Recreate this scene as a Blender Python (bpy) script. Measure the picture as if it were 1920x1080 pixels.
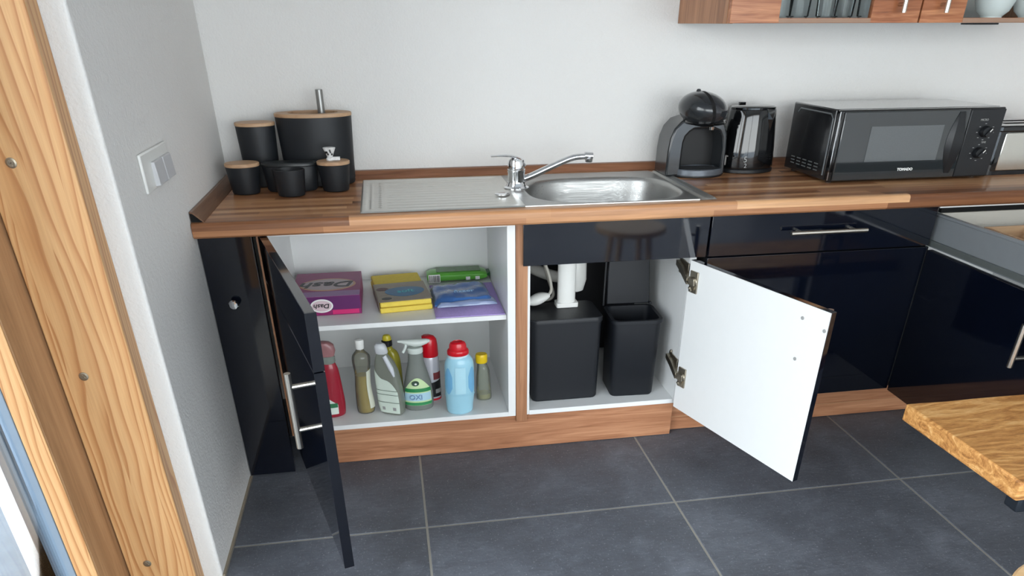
import bpy, math, random
from mathutils import Matrix, Vector
random.seed(7)
S = bpy.context.scene
for o in list(bpy.data.objects): bpy.data.objects.remove(o)
COL = S.collection
R = math.radians

# ------------------------------------------------------------ camera (shift lens)
def make_camera():
    yaw, pitch, roll = -.1664, -.5329, -.0023
    fwd = Vector((-math.sin(yaw)*math.cos(pitch), math.cos(yaw)*math.cos(pitch), math.sin(pitch)))
    r0 = Vector((math.cos(yaw), math.sin(yaw), 0)); u0 = r0.cross(fwd)
    rt = math.cos(roll)*r0 + math.sin(roll)*u0; up = -math.sin(roll)*r0 + math.cos(roll)*u0
    cd = bpy.data.cameras.new('camera'); co = bpy.data.objects.new('camera', cd); COL.objects.link(co)
    m = Matrix((rt, up, -fwd)).transposed().to_4x4(); m.translation = (.5847, -2.8993, 1.4032)
    co.matrix_world = m
    cd.sensor_fit = 'HORIZONTAL'; cd.sensor_width = 36; cd.lens = 1340.9*36/1920
    cd.shift_x = -7.8/1920; cd.shift_y = 292.6/1920
    cd.clip_start = .02; cd.clip_end = 200
    S.camera = co
make_camera()

# ------------------------------------------------------------ daylight
w = bpy.data.worlds.new('sky'); S.world = w; w.use_nodes = True
wn = w.node_tree.nodes; wl = w.node_tree.links
bg = wn['Background']
tc = wn.new('ShaderNodeTexCoord'); sx = wn.new('ShaderNodeSeparateXYZ'); rp = wn.new('ShaderNodeValToRGB')
wl.new(tc.outputs['Generated'], sx.inputs[0]); wl.new(sx.outputs['Z'], rp.inputs[0]); wl.new(rp.outputs[0], bg.inputs['Color'])
rp.color_ramp.elements[0].position = 0.0; rp.color_ramp.elements[0].color = (1, .965, .915, 1)
rp.color_ramp.elements[1].position = .8; rp.color_ramp.elements[1].color = (.56, .62, .70, 1)
bg.inputs['Strength'].default_value = 8.6

def area(name, loc, rot, sxy, power, col, portal=False):
    ld = bpy.data.lights.new(name, 'AREA'); ld.shape = 'RECTANGLE'; ld.size, ld.size_y = sxy
    ld.energy = power; ld.color = col
    o = bpy.data.objects.new(name, ld); COL.objects.link(o); o.location = loc; o.rotation_euler = rot
    if portal: ld.cycles.is_portal = True
    return o
area('daylight_portal', (-.34, -2.75, 1.15), (0, R(-90), 0), (2.3, 2.7), 1, (1, 1, 1), True)
area('daylight_portal', (2.0, -5.06, 1.25), (R(90), 0, 0), (4.3, 2.35), 1, (1, 1, 1), True)

S.view_settings.view_transform = 'Standard'
S.view_settings.look = 'None'
S.view_settings.gamma = 1
S.view_settings.use_curve_mapping = False
S.view_settings.exposure = 0.0
S.cycles.transparent_max_bounces = 24

# ------------------------------------------------------------ helpers
def lin(c):
    return tuple((v/255/12.92 if v <= 10 else ((v/255+.055)/1.055)**2.4) for v in c) + (1,)

class NT:
    def __init__(s, name, base=(128, 128, 128), rough=.5, metal=0, coat=0, spec=.5, trans=0, ior=1.45, alpha=1):
        s.m = bpy.data.materials.new(name); s.m.use_nodes = True; s.t = s.m.node_tree
        s.b = s.t.nodes['Principled BSDF']; s.set('Base Color', lin(base)); s.set('Roughness', rough); s.set('Metallic', metal)
        s.set('Coat Weight', coat); s.set('Coat Roughness', .05); s.set('Specular IOR Level', spec)
        s.set('Transmission Weight', trans); s.set('IOR', ior)
    def set(s, k, v): s.b.inputs[k].default_value = v
    def n(s, t, **kw):
        x = s.t.nodes.new('ShaderNode'+t)
        for k, v in kw.items():
            if hasattr(x, k) and k not in x.inputs: setattr(x, k, v)
            else: x.inputs[k].default_value = v
        return x
    def l(s, a, b): s.t.links.new(a, b)
    def co(s): return s.n('TexCoord').outputs['Object']
    def math(s, op, a, b=0.0):
        x = s.n('Math'); x.operation = op
        for i, v in enumerate((a, b)):
            if isinstance(v, (int, float)): x.inputs[i].default_value = v
            else: s.l(v, x.inputs[i])
        return x.outputs[0]
    def mapping(s, scale=(1, 1, 1), rot=(0, 0, 0), src=None):
        x = s.n('Mapping'); s.l(src or s.co(), x.inputs['Vector']); x.inputs['Scale'].default_value = scale; x.inputs['Rotation'].default_value = rot
        return x.outputs[0]
    def noise(s, vec, scale, detail=3, rough=.55, dist=0):
        x = s.n('TexNoise'); s.l(vec, x.inputs['Vector']); x.inputs['Scale'].default_value = scale
        x.inputs['Detail'].default_value = detail; x.inputs['Roughness'].default_value = rough; x.inputs['Distortion'].default_value = dist
        return x.outputs['Fac']
    def ramp(s, fac, stops, interp='LINEAR'):
        x = s.n('ValToRGB'); s.l(fac, x.inputs[0]); cr = x.color_ramp; cr.interpolation = interp
        while len(cr.elements) < len(stops): cr.elements.new(.5)
        for e, (p, c) in zip(cr.elements, stops): e.position = p; e.color = lin(c) if max(c) > 1 else tuple(c)+(1,)
        return x.outputs[0]
    def mix(s, fac, a, b, mode='MIX'):
        x = s.n('Mix'); x.data_type = 'RGBA'; x.blend_type = mode
        for i, v in ((0, fac), (6, a), (7, b)):
            if isinstance(v, (int, float, tuple)): x.inputs[i].default_value = v
            else: s.l(v, x.inputs[i])
        return x.outputs[2]
    def col(s, c): s.l(c, s.b.inputs['Base Color'])
    def bump(s, h, strength=.3, dist=.01):
        x = s.n('Bump'); s.l(h, x.inputs['Height']); x.inputs['Strength'].default_value = strength; x.inputs['Distance'].default_value = dist
        s.l(x.outputs[0], s.b.inputs['Normal'])

def plain(name, base, rough=.5, metal=0, coat=0, spec=.5, trans=0, ior=1.45, var=.06, scale=30):
    t = NT(name, base, rough, metal, coat, spec, trans, ior)
    if var:
        nz = t.noise(t.co(), scale)
        c = lin(base)
        a = tuple(v*(1-var) for v in c[:3])+(1,); b = tuple(min(1, v*(1+var)) for v in c[:3])+(1,)
        t.col(t.mix(nz, a, b))
    return t.m

def m_wall():
    t = NT('wall_plaster', (222, 220, 217), .92, spec=.2)
    n1 = t.noise(t.co(), 130, 4, .6); n2 = t.noise(t.co(), 45, 3, .5)
    t.col(t.mix(t.noise(t.co(), 2.0), lin((219, 217, 214)), lin((226, 225, 223))))
    t.bump(t.math('ADD', n1, t.math('MULTIPLY', n2, .8)), .42, .006)
    return t.m

def m_staves(name='butcher_block_laminate'):
    t = NT(name, (150, 105, 75), .34, coat=.08, spec=.35)
    s = t.n('SeparateXYZ'); t.l(t.co(), s.inputs[0]); x, y, z = s.outputs
    v = t.math('SUBTRACT', y, z)
    W = .034
    row = t.math('FLOOR', t.math('DIVIDE', v, W))
    wn_ = t.n('TexWhiteNoise'); wn_.noise_dimensions = '1D'; t.l(row, wn_.inputs['W'])
    xo = t.math('ADD', t.math('DIVIDE', x, .62), t.math('MULTIPLY', wn_.outputs['Value'], 9.7))
    cell = t.math('FLOOR', xo)
    cx = t.n('CombineXYZ'); t.l(row, cx.inputs[0]); t.l(cell, cx.inputs[1])
    w2 = t.n('TexWhiteNoise'); w2.noise_dimensions = '2D'; t.l(cx.outputs[0], w2.inputs['Vector'])
    base = t.ramp(w2.outputs['Value'], [(0, (120, 78, 52)), (.22, (156, 106, 72)), (.5, (190, 136, 96)), (.75, (212, 160, 116)), (1, (232, 184, 138))])
    g = t.noise(t.mapping((3, 110, 110)), 1.0, 5, .6, .4)
    g2 = t.noise(t.mapping((1.2, 26, 26)), 1.0, 4, .6, 1.2)
    gr = t.ramp(t.math('MULTIPLY', t.math('ADD', g, g2), .5), [(.3, (178, 168, 160)), (.5, (222, 218, 214)), (.68, (255, 255, 255))])
    t.col(t.mix(.9, base, gr, 'MULTIPLY'))
    t.bump(g, .03, .001)
    return t.m

def m_grain(name, dark, mid, light, axis='x', rough=.4, scale=1.0, coat=0, dist=1.2, fine=1.0):
    t = NT(name, mid, rough, coat=coat)
    k = {'x': (1.5, 22, 22), 'y': (22, 1.5, 22), 'z': (22, 22, 1.5)}[axis]
    kf = {'x': (6, 160, 160), 'y': (160, 6, 160), 'z': (160, 160, 6)}[axis]
    a = t.noise(t.mapping(tuple(c*scale for c in k)), 1.0, 4, .6, dist)
    b = t.noise(t.mapping(tuple(c*scale for c in kf)), 1.0, 3, .6, .2)
    f = t.math('ADD', t.math('MULTIPLY', a, .72), t.math('MULTIPLY', b, .28*fine))
    t.col(t.ramp(f, [(.3, dark), (.47, mid), (.66, light)]))
    t.bump(b, .05, .001)
    return t.m

def m_pine():
    t = NT('glued_larch', (222, 176, 122), .45, coat=.08)
    s = t.n('SeparateXYZ'); t.l(t.co(), s.inputs[0])
    x, y, z = s.outputs
    # growth rings: each glued lamella has its own warped figure, stretched along the post
    u = t.math('ADD', t.math('ADD', x, y), 5)
    cell = t.math('FLOOR', t.math('DIVIDE', u, .058))
    w1 = t.n('TexWhiteNoise'); w1.noise_dimensions = '1D'; t.l(cell, w1.inputs['W'])
    zz = t.math('ADD', z, t.math('MULTIPLY', w1.outputs['Value'], 7))
    cb = t.n('CombineXYZ'); t.l(t.math('MULTIPLY', u, 5), cb.inputs[0]); t.l(t.math('MULTIPLY', zz, 1.15), cb.inputs[1]); t.l(w1.outputs['Value'], cb.inputs[2])
    big = t.noise(cb.outputs[0], 1.0, 2, .35, .3)
    ph = t.math('ADD', t.math('MULTIPLY', big, 10), t.math('MULTIPLY', u, 55))
    rings = t.math('FRACT', ph)
    line = t.ramp(rings, [(0, (214, 170, 120)), (.35, (218, 174, 123)), (.72, (206, 156, 105)), (.9, (184, 130, 82)), (.97, (192, 140, 92)), (1, (214, 170, 120))])
    tone = t.ramp(w1.outputs['Value'], [(0, (226, 214, 200)), (1, (255, 255, 255))])
    fine = t.noise(t.mapping((220, 220, 5)), 1.0, 3, .6)
    t.col(t.mix(.8, t.mix(.3, line, t.ramp(fine, [(.3, (205, 190, 172)), (.7, (255, 255, 255))]), 'MULTIPLY'), tone, 'MULTIPLY'))
    return t.m

def m_tile():
    t = NT('slate_porcelain', (84, 88, 95), .5, spec=.4)
    a = t.noise(t.co(), 5.0, 5, .6, .8); b = t.noise(t.mapping((16, 42, 42)), 1.0, 6, .7, 1.6)
    c = t.noise(t.co(), 120, 3, .7)
    base = t.ramp(t.math('ADD', t.math('MULTIPLY', a, .6), t.math('MULTIPLY', b, .4)), [(.3, (76, 78, 83)), (.5, (92, 95, 102)), (.70, (114, 118, 126))])
    sp = t.ramp(c, [(.60, (0, 0, 0)), (.70, (255, 255, 255))])
    t.col(t.mix(t.math('MULTIPLY', sp, .5), base, lin((172, 174, 178))))
    t.l(t.ramp(a, [(.3, (.42, .42, .42)), (.7, (.6, .6, .6))]), t.b.inputs['Roughness'])
    t.bump(t.math('ADD', b, t.math('MULTIPLY', c, .5)), .35, .004)
    return t.m

def m_mango():
    t = NT('rough_mango_wood', (190, 130, 70), .55)
    a = t.noise(t.mapping((2.6, 14, 24)), 1.0, 6, .7, 2.6); b = t.noise(t.mapping((30, 140, 60)), 1.0, 5, .75)
    t.col(t.ramp(t.math('ADD', t.math('MULTIPLY', a, .7), t.math('MULTIPLY', b, .3)), [(.34, (120, 76, 40)), (.45, (182, 124, 66)), (.55, (216, 158, 92)), (.66, (240, 194, 132))]))
    t.bump(t.math('ADD', a, b), .35, .004)
    return t.m

def m_glass(name, tint=(1, 1, 1), gl=.12, rough=.02):
    m = bpy.data.materials.new(name); m.use_nodes = True; t = m.node_tree; t.nodes.clear()
    o = t.nodes.new('ShaderNodeOutputMaterial'); tr = t.nodes.new('ShaderNodeBsdfTransparent'); g = t.nodes.new('ShaderNodeBsdfGlossy')
    fr = t.nodes.new('ShaderNodeLayerWeight'); fr.inputs['Blend'].default_value = gl
    mx = t.nodes.new('ShaderNodeMixShader'); tr.inputs['Color'].default_value = tuple(tint)+(1,); g.inputs['Roughness'].default_value = rough
    t.links.new(fr.outputs['Fresnel'], mx.inputs[0]); t.links.new(tr.outputs[0], mx.inputs[1]); t.links.new(g.outputs[0], mx.inputs[2]); t.links.new(mx.outputs[0], o.inputs[0])
    return m

def m_steel(name, base, rough, axis='x'):
    t = NT(name, base, rough, 1.0)
    k = {'x': (8, 400, 400), 'y': (400, 8, 400)}[axis]
    n = t.noise(t.mapping(k), 1.0, 3, .6)
    t.l(t.ramp(n, [(.3, (rough*.7,)*3), (.7, (min(1, rough*1.35),)*3)]), t.b.inputs['Roughness'])
    t.bump(n, .05, .001)
    return t.m

WALL = m_wall()
STAVE = m_staves()
WAL_Z = m_grain('walnut_laminate_upright', (120, 80, 54), (158, 110, 78), (186, 136, 100), 'z', .42)
WAL_X = m_grain('walnut_laminate_lengthwise', (122, 78, 52), (164, 112, 80), (198, 146, 110), 'x', .42)
WAL_UP = m_grain('plum_wood_laminate', (98, 54, 34), (154, 94, 60), (204, 144, 102), 'x', .32)
PINE = m_pine()
MANGO = m_mango()
LIGHTWOOD = m_grain('light_beech', (205, 160, 110), (228, 188, 138), (240, 208, 165), 'x', .45)
BAMBOO = m_grain('bamboo', (150, 116, 88), (180, 144, 112), (198, 166, 132), 'x', .5)
TILE = m_tile()
GROUT = plain('grey_grout', (154, 150, 141), .9)
GLOSS = plain('black_gloss_lacquer', (7, 11, 22), .06, coat=.6, var=.1)
EDGE = plain('black_edge_band', (14, 17, 25), .25, var=.1)
WHITE = plain('white_melamine', (229, 230, 229), .35, var=.015)
WHITEP = plain('white_plastic', (228, 228, 224), .35, var=.03)
SWGREY = plain('switch_rocker_grey', (196, 196, 198), .4, var=.03)
CERAM = plain('white_ceramic', (235, 236, 234), .15, var=.02)
def m_thin(name, tint, milk=.15, rough=.08):
    m = bpy.data.materials.new(name); m.use_nodes = True; t = m.node_tree; t.nodes.clear(); N = t.nodes.new
    o = N('ShaderNodeOutputMaterial'); tr = N('ShaderNodeBsdfTransparent'); g = N('ShaderNodeBsdfGlossy'); d = N('ShaderNodeBsdfDiffuse')
    fr = N('ShaderNodeLayerWeight'); fr.inputs['Blend'].default_value = .3; m1 = N('ShaderNodeMixShader'); m2 = N('ShaderNodeMixShader')
    c = lin(tint); tr.inputs['Color'].default_value = c; d.inputs['Color'].default_value = c; g.inputs['Roughness'].default_value = rough
    m1.inputs[0].default_value = milk; L_ = t.links.new
    L_(tr.outputs[0], m1.inputs[1]); L_(d.outputs[0], m1.inputs[2]); L_(fr.outputs['Fresnel'], m2.inputs[0]); L_(m1.outputs[0], m2.inputs[1]); L_(g.outputs[0], m2.inputs[2]); L_(m2.outputs[0], o.inputs[0])
    return m
STEEL = m_steel('brushed_steel', (214, 213, 208), .36)
BOWLS = m_steel('satin_bowl_steel', (168, 168, 166), .36)
CHROME = plain('chrome', (225, 226, 228), .08, 1.0, var=0)
NICKEL = plain('satin_nickel', (205, 200, 190), .28, 1.0, var=.03)
BRASSY = plain('hinge_nickel', (176, 168, 152), .35, 1.0, var=.15)
MATTE = plain('matte_black_coating', (28, 31, 35), .45, spec=.45, var=.08)
DKPL = plain('black_plastic', (24, 26, 29), .38, var=.1)
BINM = plain('anthracite_bin_plastic', (17, 20, 26), .48, var=.06)
GLBLK = plain('piano_black', (12, 13, 15), .08, coat=.5, var=.08)
GREYGL = plain('dark_grey_gloss', (34, 37, 40), .22, coat=.4, var=.06)
SCREEN = plain('oven_door_glass', (38, 42, 44), .05, coat=1, var=.05)
WINDOWM = plain('oven_window_mesh', (78, 82, 84), .12, coat=1, var=.1, scale=300)
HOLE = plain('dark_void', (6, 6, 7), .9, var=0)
ALU = plain('grey_aluminium', (112, 112, 112), .4, .3, var=.04)
BLUEALU = plain('blue_grey_aluminium', (134, 148, 162), .4, .2, var=.04)
GASKET = plain('dark_gasket', (60, 52, 46), .7, var=.1)
DRAWGREY = plain('grey_drawer_metal', (138, 143, 147), .35, .35, var=.05)
BEIGE = plain('drawer_bottom_beige', (200, 196, 186), .5, var=.04)
GLASS = m_glass('window_glass', (.93, .97, 1), .1)
TUMB = m_glass('drinking_glass', (.9, .92, .93), .22, .06)
INK = plain('black_ink', (22, 22, 24), .4, var=0)
PRINTW = plain('white_print', (235, 235, 232), .5, var=0)
GREYPR = plain('grey_print', (150, 150, 148), .5, var=0)
LEGMET = plain('dark_leg_steel', (52, 58, 66), .4, .6, var=.1)

class B:
    def __init__(s): s.v = []; s.f = []; s.mi = []
    def add(s, vs, fs, M=None, mi=0):
        k = len(s.v)
        s.v += [tuple(M @ Vector(p)) if M is not None else tuple(p) for p in vs]
        s.f += [tuple(i+k for i in f) for f in fs]; s.mi += [mi]*len(fs)
        return s
    def box(s, x0, x1, y0, y1, z0, z1, M=None, mi=0):
        vs = [(x, y, z) for z in (z0, z1) for y in (y0, y1) for x in (x0, x1)]
        return s.add(vs, [(0, 2, 3, 1), (4, 5, 7, 6), (0, 1, 5, 4), (2, 6, 7, 3), (0, 4, 6, 2), (1, 3, 7, 5)], M, mi)
    def loops(s, L, cap0=True, cap1=True, M=None, mi=0):
        n = len(L[0]); vs = [p for l in L for p in l]; fs = []
        for i in range(len(L)-1):
            for j in range(n):
                a, b = i*n+j, i*n+(j+1) % n
                fs.append((a, b, b+n, a+n))
        if cap0: fs.append(tuple(range(n-1, -1, -1)))
        if cap1: fs.append(tuple(range((len(L)-1)*n, len(L)*n)))
        return s.add(vs, fs, M, mi)
    def prism(s, poly, axis, a, b, M=None, mi=0):
        """poly in the two other axes (cyclic order kept), extruded along axis."""
        def P(p, t): return {'x': (t, p[0], p[1]), 'y': (p[0], t, p[1]), 'z': (p[0], p[1], t)}[axis]
        return s.loops([[P(p, a) for p in poly], [P(p, b) for p in poly]], M=M, mi=mi)
    def lathe(s, prof, c=(0, 0), ex=1, ey=1, seg=32, cap0=True, cap1=True, M=None, mi=0):
        L = [[(c[0]+r*ex*math.cos(2*math.pi*j/seg), c[1]+r*ey*math.sin(2*math.pi*j/seg), z) for j in range(seg)] for r, z in prof]
        return s.loops(L, cap0, cap1, M, mi)
    def tube(s, pts, rad, seg=12, M=None, caps=True, mi=0):
        pts = [Vector(p) for p in pts]; L = []
        rads = rad if isinstance(rad, (list, tuple)) else [rad]*len(pts)
        up = None
        for i, p in enumerate(pts):
            d = (pts[min(i+1, len(pts)-1)]-pts[max(i-1, 0)]).normalized()
            if up is None: up = Vector((0, 0, 1)) if abs(d.z) < .9 else Vector((0, 1, 0))
            a = d.cross(up).normalized(); b = a.cross(d).normalized(); up = b
            L.append([tuple(p+rads[i]*(math.cos(2*math.pi*j/seg)*a+math.sin(2*math.pi*j/seg)*b)) for j in range(seg)])
        return s.loops(L, caps, caps, M, mi)

def smooth_path(pts, n=6):
    P = [Vector(p) for p in pts]; out = []
    for i in range(len(P)-1):
        p0, p1, p2, p3 = P[max(i-1, 0)], P[i], P[i+1], P[min(i+2, len(P)-1)]
        for k in range(n):
            t = k/n
            out.append(.5*((2*p1)+(-p0+p2)*t+(2*p0-5*p1+4*p2-p3)*t*t+(-p0+3*p1-3*p2+p3)*t**3))
    out.append(P[-1]); return out

def thing(name, label, cat, loc, group=None):
    o = bpy.data.objects.new(name, None); COL.objects.link(o); o.location = loc; o.empty_display_size = .05
    o['label'] = label; o['category'] = cat
    if group: o['group'] = group
    return o

def wloc(o):
    v = Vector((0, 0, 0))
    while o is not None: v = v+o.location; o = o.parent
    return v

def mk(name, b, mat, parent=None, bev=0, smooth=None, loc=None, label=None, seg=2, angle=35):
    """mesh from WORLD coordinates; origin = parent's origin (or loc)"""
    org = wloc(parent) if parent is not None else Vector(loc or (0, 0, 0))
    me = bpy.data.meshes.new(name)
    me.from_pydata([tuple(Vector(p)-org) for p in b.v], [], b.f)
    mats = mat if isinstance(mat, (list, tuple)) else [mat]
    for m in mats: me.materials.append(m)
    if len(mats) > 1: me.polygons.foreach_set('material_index', b.mi)
    me.validate(); me.update()
    import bmesh
    bm = bmesh.new(); bm.from_mesh(me); bmesh.ops.recalc_face_normals(bm, faces=bm.faces); bm.to_mesh(me); bm.free()
    o = bpy.data.objects.new(name, me); COL.objects.link(o)
    if parent is not None: o.parent = parent
    else: o.location = org
    if bev:
        md = o.modifiers.new('bevel', 'BEVEL'); md.width = bev; md.segments = seg; md.limit_method = 'ANGLE'; md.angle_limit = R(40)
        md.harden_normals = False
    if smooth or (smooth is None and bev):
        for p in me.polygons: p.use_smooth = True
        try: me.set_sharp_from_angle(angle=R(angle))
        except Exception: pass
    if label: o['label'] = label
    return o

def struct(o): o['kind'] = 'structure'; return o
def tag(o, label, cat, group=None):
    o['label'] = label; o['category'] = cat
    if group: o['group'] = group
    return o

def text(name, body, size, M, mat, parent, sx=1.0, shear=0, bold=0.0):
    cu = bpy.data.curves.new(name, 'FONT'); cu.body = body; cu.size = size; cu.align_x = 'CENTER'; cu.align_y = 'CENTER'
    cu.extrude = .0004; cu.shear = shear; cu.offset = bold; cu.resolution_u = 3
    ob = bpy.data.objects.new(name, cu); COL.objects.link(ob)
    bpy.context.view_layer.update()
    me = bpy.data.meshes.new_from_object(ob.evaluated_get(bpy.context.evaluated_depsgraph_get()))
    bpy.data.objects.remove(ob)
    me.transform(Matrix.Diagonal((sx, 1, 1, 1))); me.transform(M); me.transform(Matrix.Translation(-wloc(parent)))
    me.materials.clear(); me.materials.append(mat)
    o = bpy.data.objects.new(name, me); COL.objects.link(o); o.parent = parent
    return o

def T(x, y, z, rx=0, ry=0, rz=0):
    return Matrix.Translation((x, y, z)) @ Matrix.Rotation(R(rz), 4, 'Z') @ Matrix.Rotation(R(ry), 4, 'Y') @ Matrix.Rotation(R(rx), 4, 'X')

# ============================================================ ROOM SHELL
H = 2.55
struct(mk('wall_back', B().box(-.5, 4.4, 0, .15, -.05, H), WALL))
struct(mk('wall_left', B().box(-.50, 0, -1.16, 0, -.05, H), WALL, bev=.006, seg=3))
struct(mk('wall_left_rear', B().box(-.50, 0, -5.1, -4.15, -.05, H).box(-.5, 0, -4.15, -1.16, 2.32, H), WALL))
struct(mk('wall_right', B().box(4.25, 4.4, -5.1, 0, -.05, H), WALL))
struct(mk('wall_front', B().box(-.5, -.15, -5.25, -5.1, -.05, H).box(4.15, 4.4, -5.25, -5.1, -.05, H).box(-.15, 4.15, -5.25, -5.1, 2.42, H).box(-.15, 4.15, -5.25, -5.1, -.05, .06), WALL))
struct(mk('ceiling', B().box(-.5, 4.4, -5.25, .15, H, H+.1), plain('ceiling_paint', (236, 235, 232), .9, var=.01)))

floor = struct(mk('floor', B().box(-.5, 4.4, -5.25, .15, -.06, -.0018), GROUT))
XS = [0.006, .607, 1.446, 2.285, 3.124, 3.963, 4.25]
YS = [0, -.347, -1.026, -1.705, -2.384, -3.063, -3.742, -4.421, -5.10]
cache = {}
for i in range(len(XS)-1):
    for j in range(len(YS)-1):
        dx = XS[i+1]-XS[i]-.0075; dy = YS[j]-YS[j+1]-.0075
        key = (round(dx, 3), round(dy, 3))
        if key not in cache:
            c = .0015
            bb = B().loops([[(-dx/2, -dy/2, -.008), (dx/2, -dy/2, -.008), (dx/2, dy/2, -.008), (-dx/2, dy/2, -.008)],
                            [(-dx/2, -dy/2, -c), (dx/2, -dy/2, -c), (dx/2, dy/2, -c), (-dx/2, dy/2, -c)],
                            [(-dx/2+c, -dy/2+c, 0), (dx/2-c, -dy/2+c, 0), (dx/2-c, dy/2-c, 0), (-dx/2+c, dy/2-c, 0)]])
            o = mk('tile', bb, TILE, None)
            cache[key] = o.data
        else:
            o = bpy.data.objects.new('tile', cache[key]); COL.objects.link(o)
        o.parent = floor; o.location = ((XS[i]+XS[i+1])/2, (YS[j]+YS[j+1])/2, 0)
# texture of the tiles uses object space: same slab look, offset per position is small

# sill trim where the wall meets the tiles
struct(mk('trim_1', B().box(0, .007, -1.16, -.62, 0, .004), plain('sealant_joint', (150, 138, 120), .8)))

# ------------------------------------------------------------ glazed door in the left wall (far jamb seen)
win = struct(mk('door_1', B().box(-.218, -.050, -1.222, -1.16, 0, 2.32), PINE, bev=.003, loc=(-.15, -1.2, 0)))
win['label'] = 'glued larch jamb post of the glazed door'
def dpart(name, b, mat, label=None, bev=0): return mk(name, b, mat, win, bev=bev, label=label)
PINE2 = m_grain('larch_shade_tone', (150, 112, 78), (176, 136, 98), (196, 156, 116), 'z', .5)  # same larch, darker: shade of the room-side sash face put into the colour
dpart('door_sash', B().box(-.268, -.222, -1.360, -1.16, 0, 2.32).box(-.268, -.222, -4.0, -1.36, 2.24, 2.32), PINE2, bev=.003)
dpart('glazing_bead', B().box(-.2705, -.2235, -1.364, -1.3605, .01, 2.24), PINE, bev=.001)
dpart('outer_frame', B().box(-.302, -.274, -1.36, -1.16, 0, 2.3), BLUEALU, bev=.002)
dpart('seal', B().box(-.308, -.303, -1.357, -1.16, 0, 2.3).box(-.2735, -.269, -1.358, -1.16, 0, 2.3), GASKET)
dpart('outer_frame', B().box(-.338, -.309, -1.36, -1.16, 0, 2.3), ALU, bev=.002)
dpart('door_post', B().box(-.268, -.05, -4.15, -4.0, 0, 2.32), PINE, bev=.003)
dpart('door_sash', B().box(-.268, -.222, -2.72, -2.62, .06, 2.24), PINE, bev=.003)
dpart('threshold', B().box(-.33, -.20, -4.15, -1.36, -.0, .012), ALU, bev=.003)
dpart('glass_pane', B().box(-.296, -.290, -4.0, -1.36, .012, 2.24), GLASS, label='clear glazed door pane')
for z in (1.161, .688, .122):
    sc = B().lathe([(.0105, 0), (.0105, .0012), (.007, .002)], seg=20, M=T(-.164, -1.2222, z, rx=90))
    sc.box(-.006, .006, -.0012, .0012, .0015, .0026, M=T(-.164, -1.2222, z, rx=90) @ Matrix.Rotation(R(35), 4, 'Z'))
    sc.box(-.0012, .0012, -.006, .006, .0015, .0026, M=T(-.164, -1.2222, z, rx=90) @ Matrix.Rotation(R(35), 4, 'Z'))
    dpart('screw', sc, BRASSY)
# unseen rear window in wall_front, widened to add frontal light
rw = struct(mk('unseen_window_1', B().box(-.15, -.07, -5.2, -5.12, .06, 2.42).box(4.07, 4.15, -5.2, -5.12, .06, 2.42).box(1.96, 2.04, -5.2, -5.12, .06, 2.42).box(-.15, 4.15, -5.2, -5.12, .06, .14).box(-.15, 4.15, -5.2, -5.12, 2.34, 2.42), PINE2, loc=(2, -5.15, .06)))
mk('glass_pane', B().box(-.09, 4.09, -5.165, -5.16, .12, 2.36), GLASS, rw)
# outdoors
terr = struct(mk('terrace', B().box(-14, -.5, -16, 6, -.2, -.06), plain('terrace_stone', (96, 104, 110), .8, var=.2, scale=22)))
struct(mk('terrace_rear', B().box(-.5, 14, -20, -5.25, -.2, -.06), plain('pale_paving', (190, 192, 192), .8, var=.12, scale=40)))

# ============================================================ SWITCH PLATE
sw = thing('light_switch', 'white wall plate with two grey rockers on the left plaster wall', 'switch', (0, -.86, 1.09))
mk('frame', B().box(0, .008, -.978, -.735, 1.045, 1.135), WHITEP, sw, bev=.004)
for y0 in (-.905, -.822):
    mk('rocker', B().prism([(.006, 0), (.020, .002), (.016, .058), (.006, .058)], 'y', y0, y0+.077, M=T(0, 0, 1.05)), SWGREY, sw, bev=.002)

# ============================================================ WORKTOP
T0, TH, D = .9, .0455, .654
wt = thing('worktop', 'long walnut stave laminate worktop running along the back wall', 'worktop', (1.9, -.33, .86))
b = B()
pr = [(-D+.012, T0-TH), (-.60, T0-TH), (-.60, T0), (-D+.012, T0)]
arc = [(-D+.012-.012*math.sin(a), T0-.012+.012*math.cos(a)) for a in [R(v) for v in (22, 45, 68, 90)]]
arc2 = [(-D+.004, T0-TH+.001), ]
b.prism([(-D+.006, T0-TH), (-.60, T0-TH), (-.60, T0), (-D+.012, T0)]+arc+[(-D, T0-TH+.006)], 'x', .002, 3.9)
b.box(.002, 3.9, -.10, -.002, T0-TH, T0).box(.002, .50, -.60, -.10, T0-TH, T0).box(1.625, 3.9, -.60, -.10, T0-TH, T0)
mk('top', b, STAVE, wt, smooth=True)
WAL_DK = m_grain('splash_strip_walnut', (96, 62, 44), (126, 84, 60), (150, 104, 78), 'x', .35)
WAL_DY = m_grain('splash_strip_walnut_side', (84, 58, 44), (106, 76, 58), (130, 98, 76), 'y', .35)
mk('splash_strip', B().prism([(-.036, T0), (-.034, T0+.004), (-.016, T0+.024), (-.002, T0+.026), (-.002, T0)], 'x', .002, 3.9), WAL_DK, wt, smooth=True)
b = B().prism([(.002, T0), (.038, T0), (.037, T0+.003), (.010, T0+.029), (.002, T0+.030)], 'y', -.640, -.030)
mk('splash_strip', b, WAL_DY, wt)
mk('strip_end_shade', B().prism([(.003, T0+.001), (.034, T0+.001), (.010, T0+.024), (.003, T0+.026)], 'y', -.6425, -.640), HOLE, wt, label='black plug painting the shade in the hollow end of the wall strip')  # solid black plug paints the shade inside the hollow strip end

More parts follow.
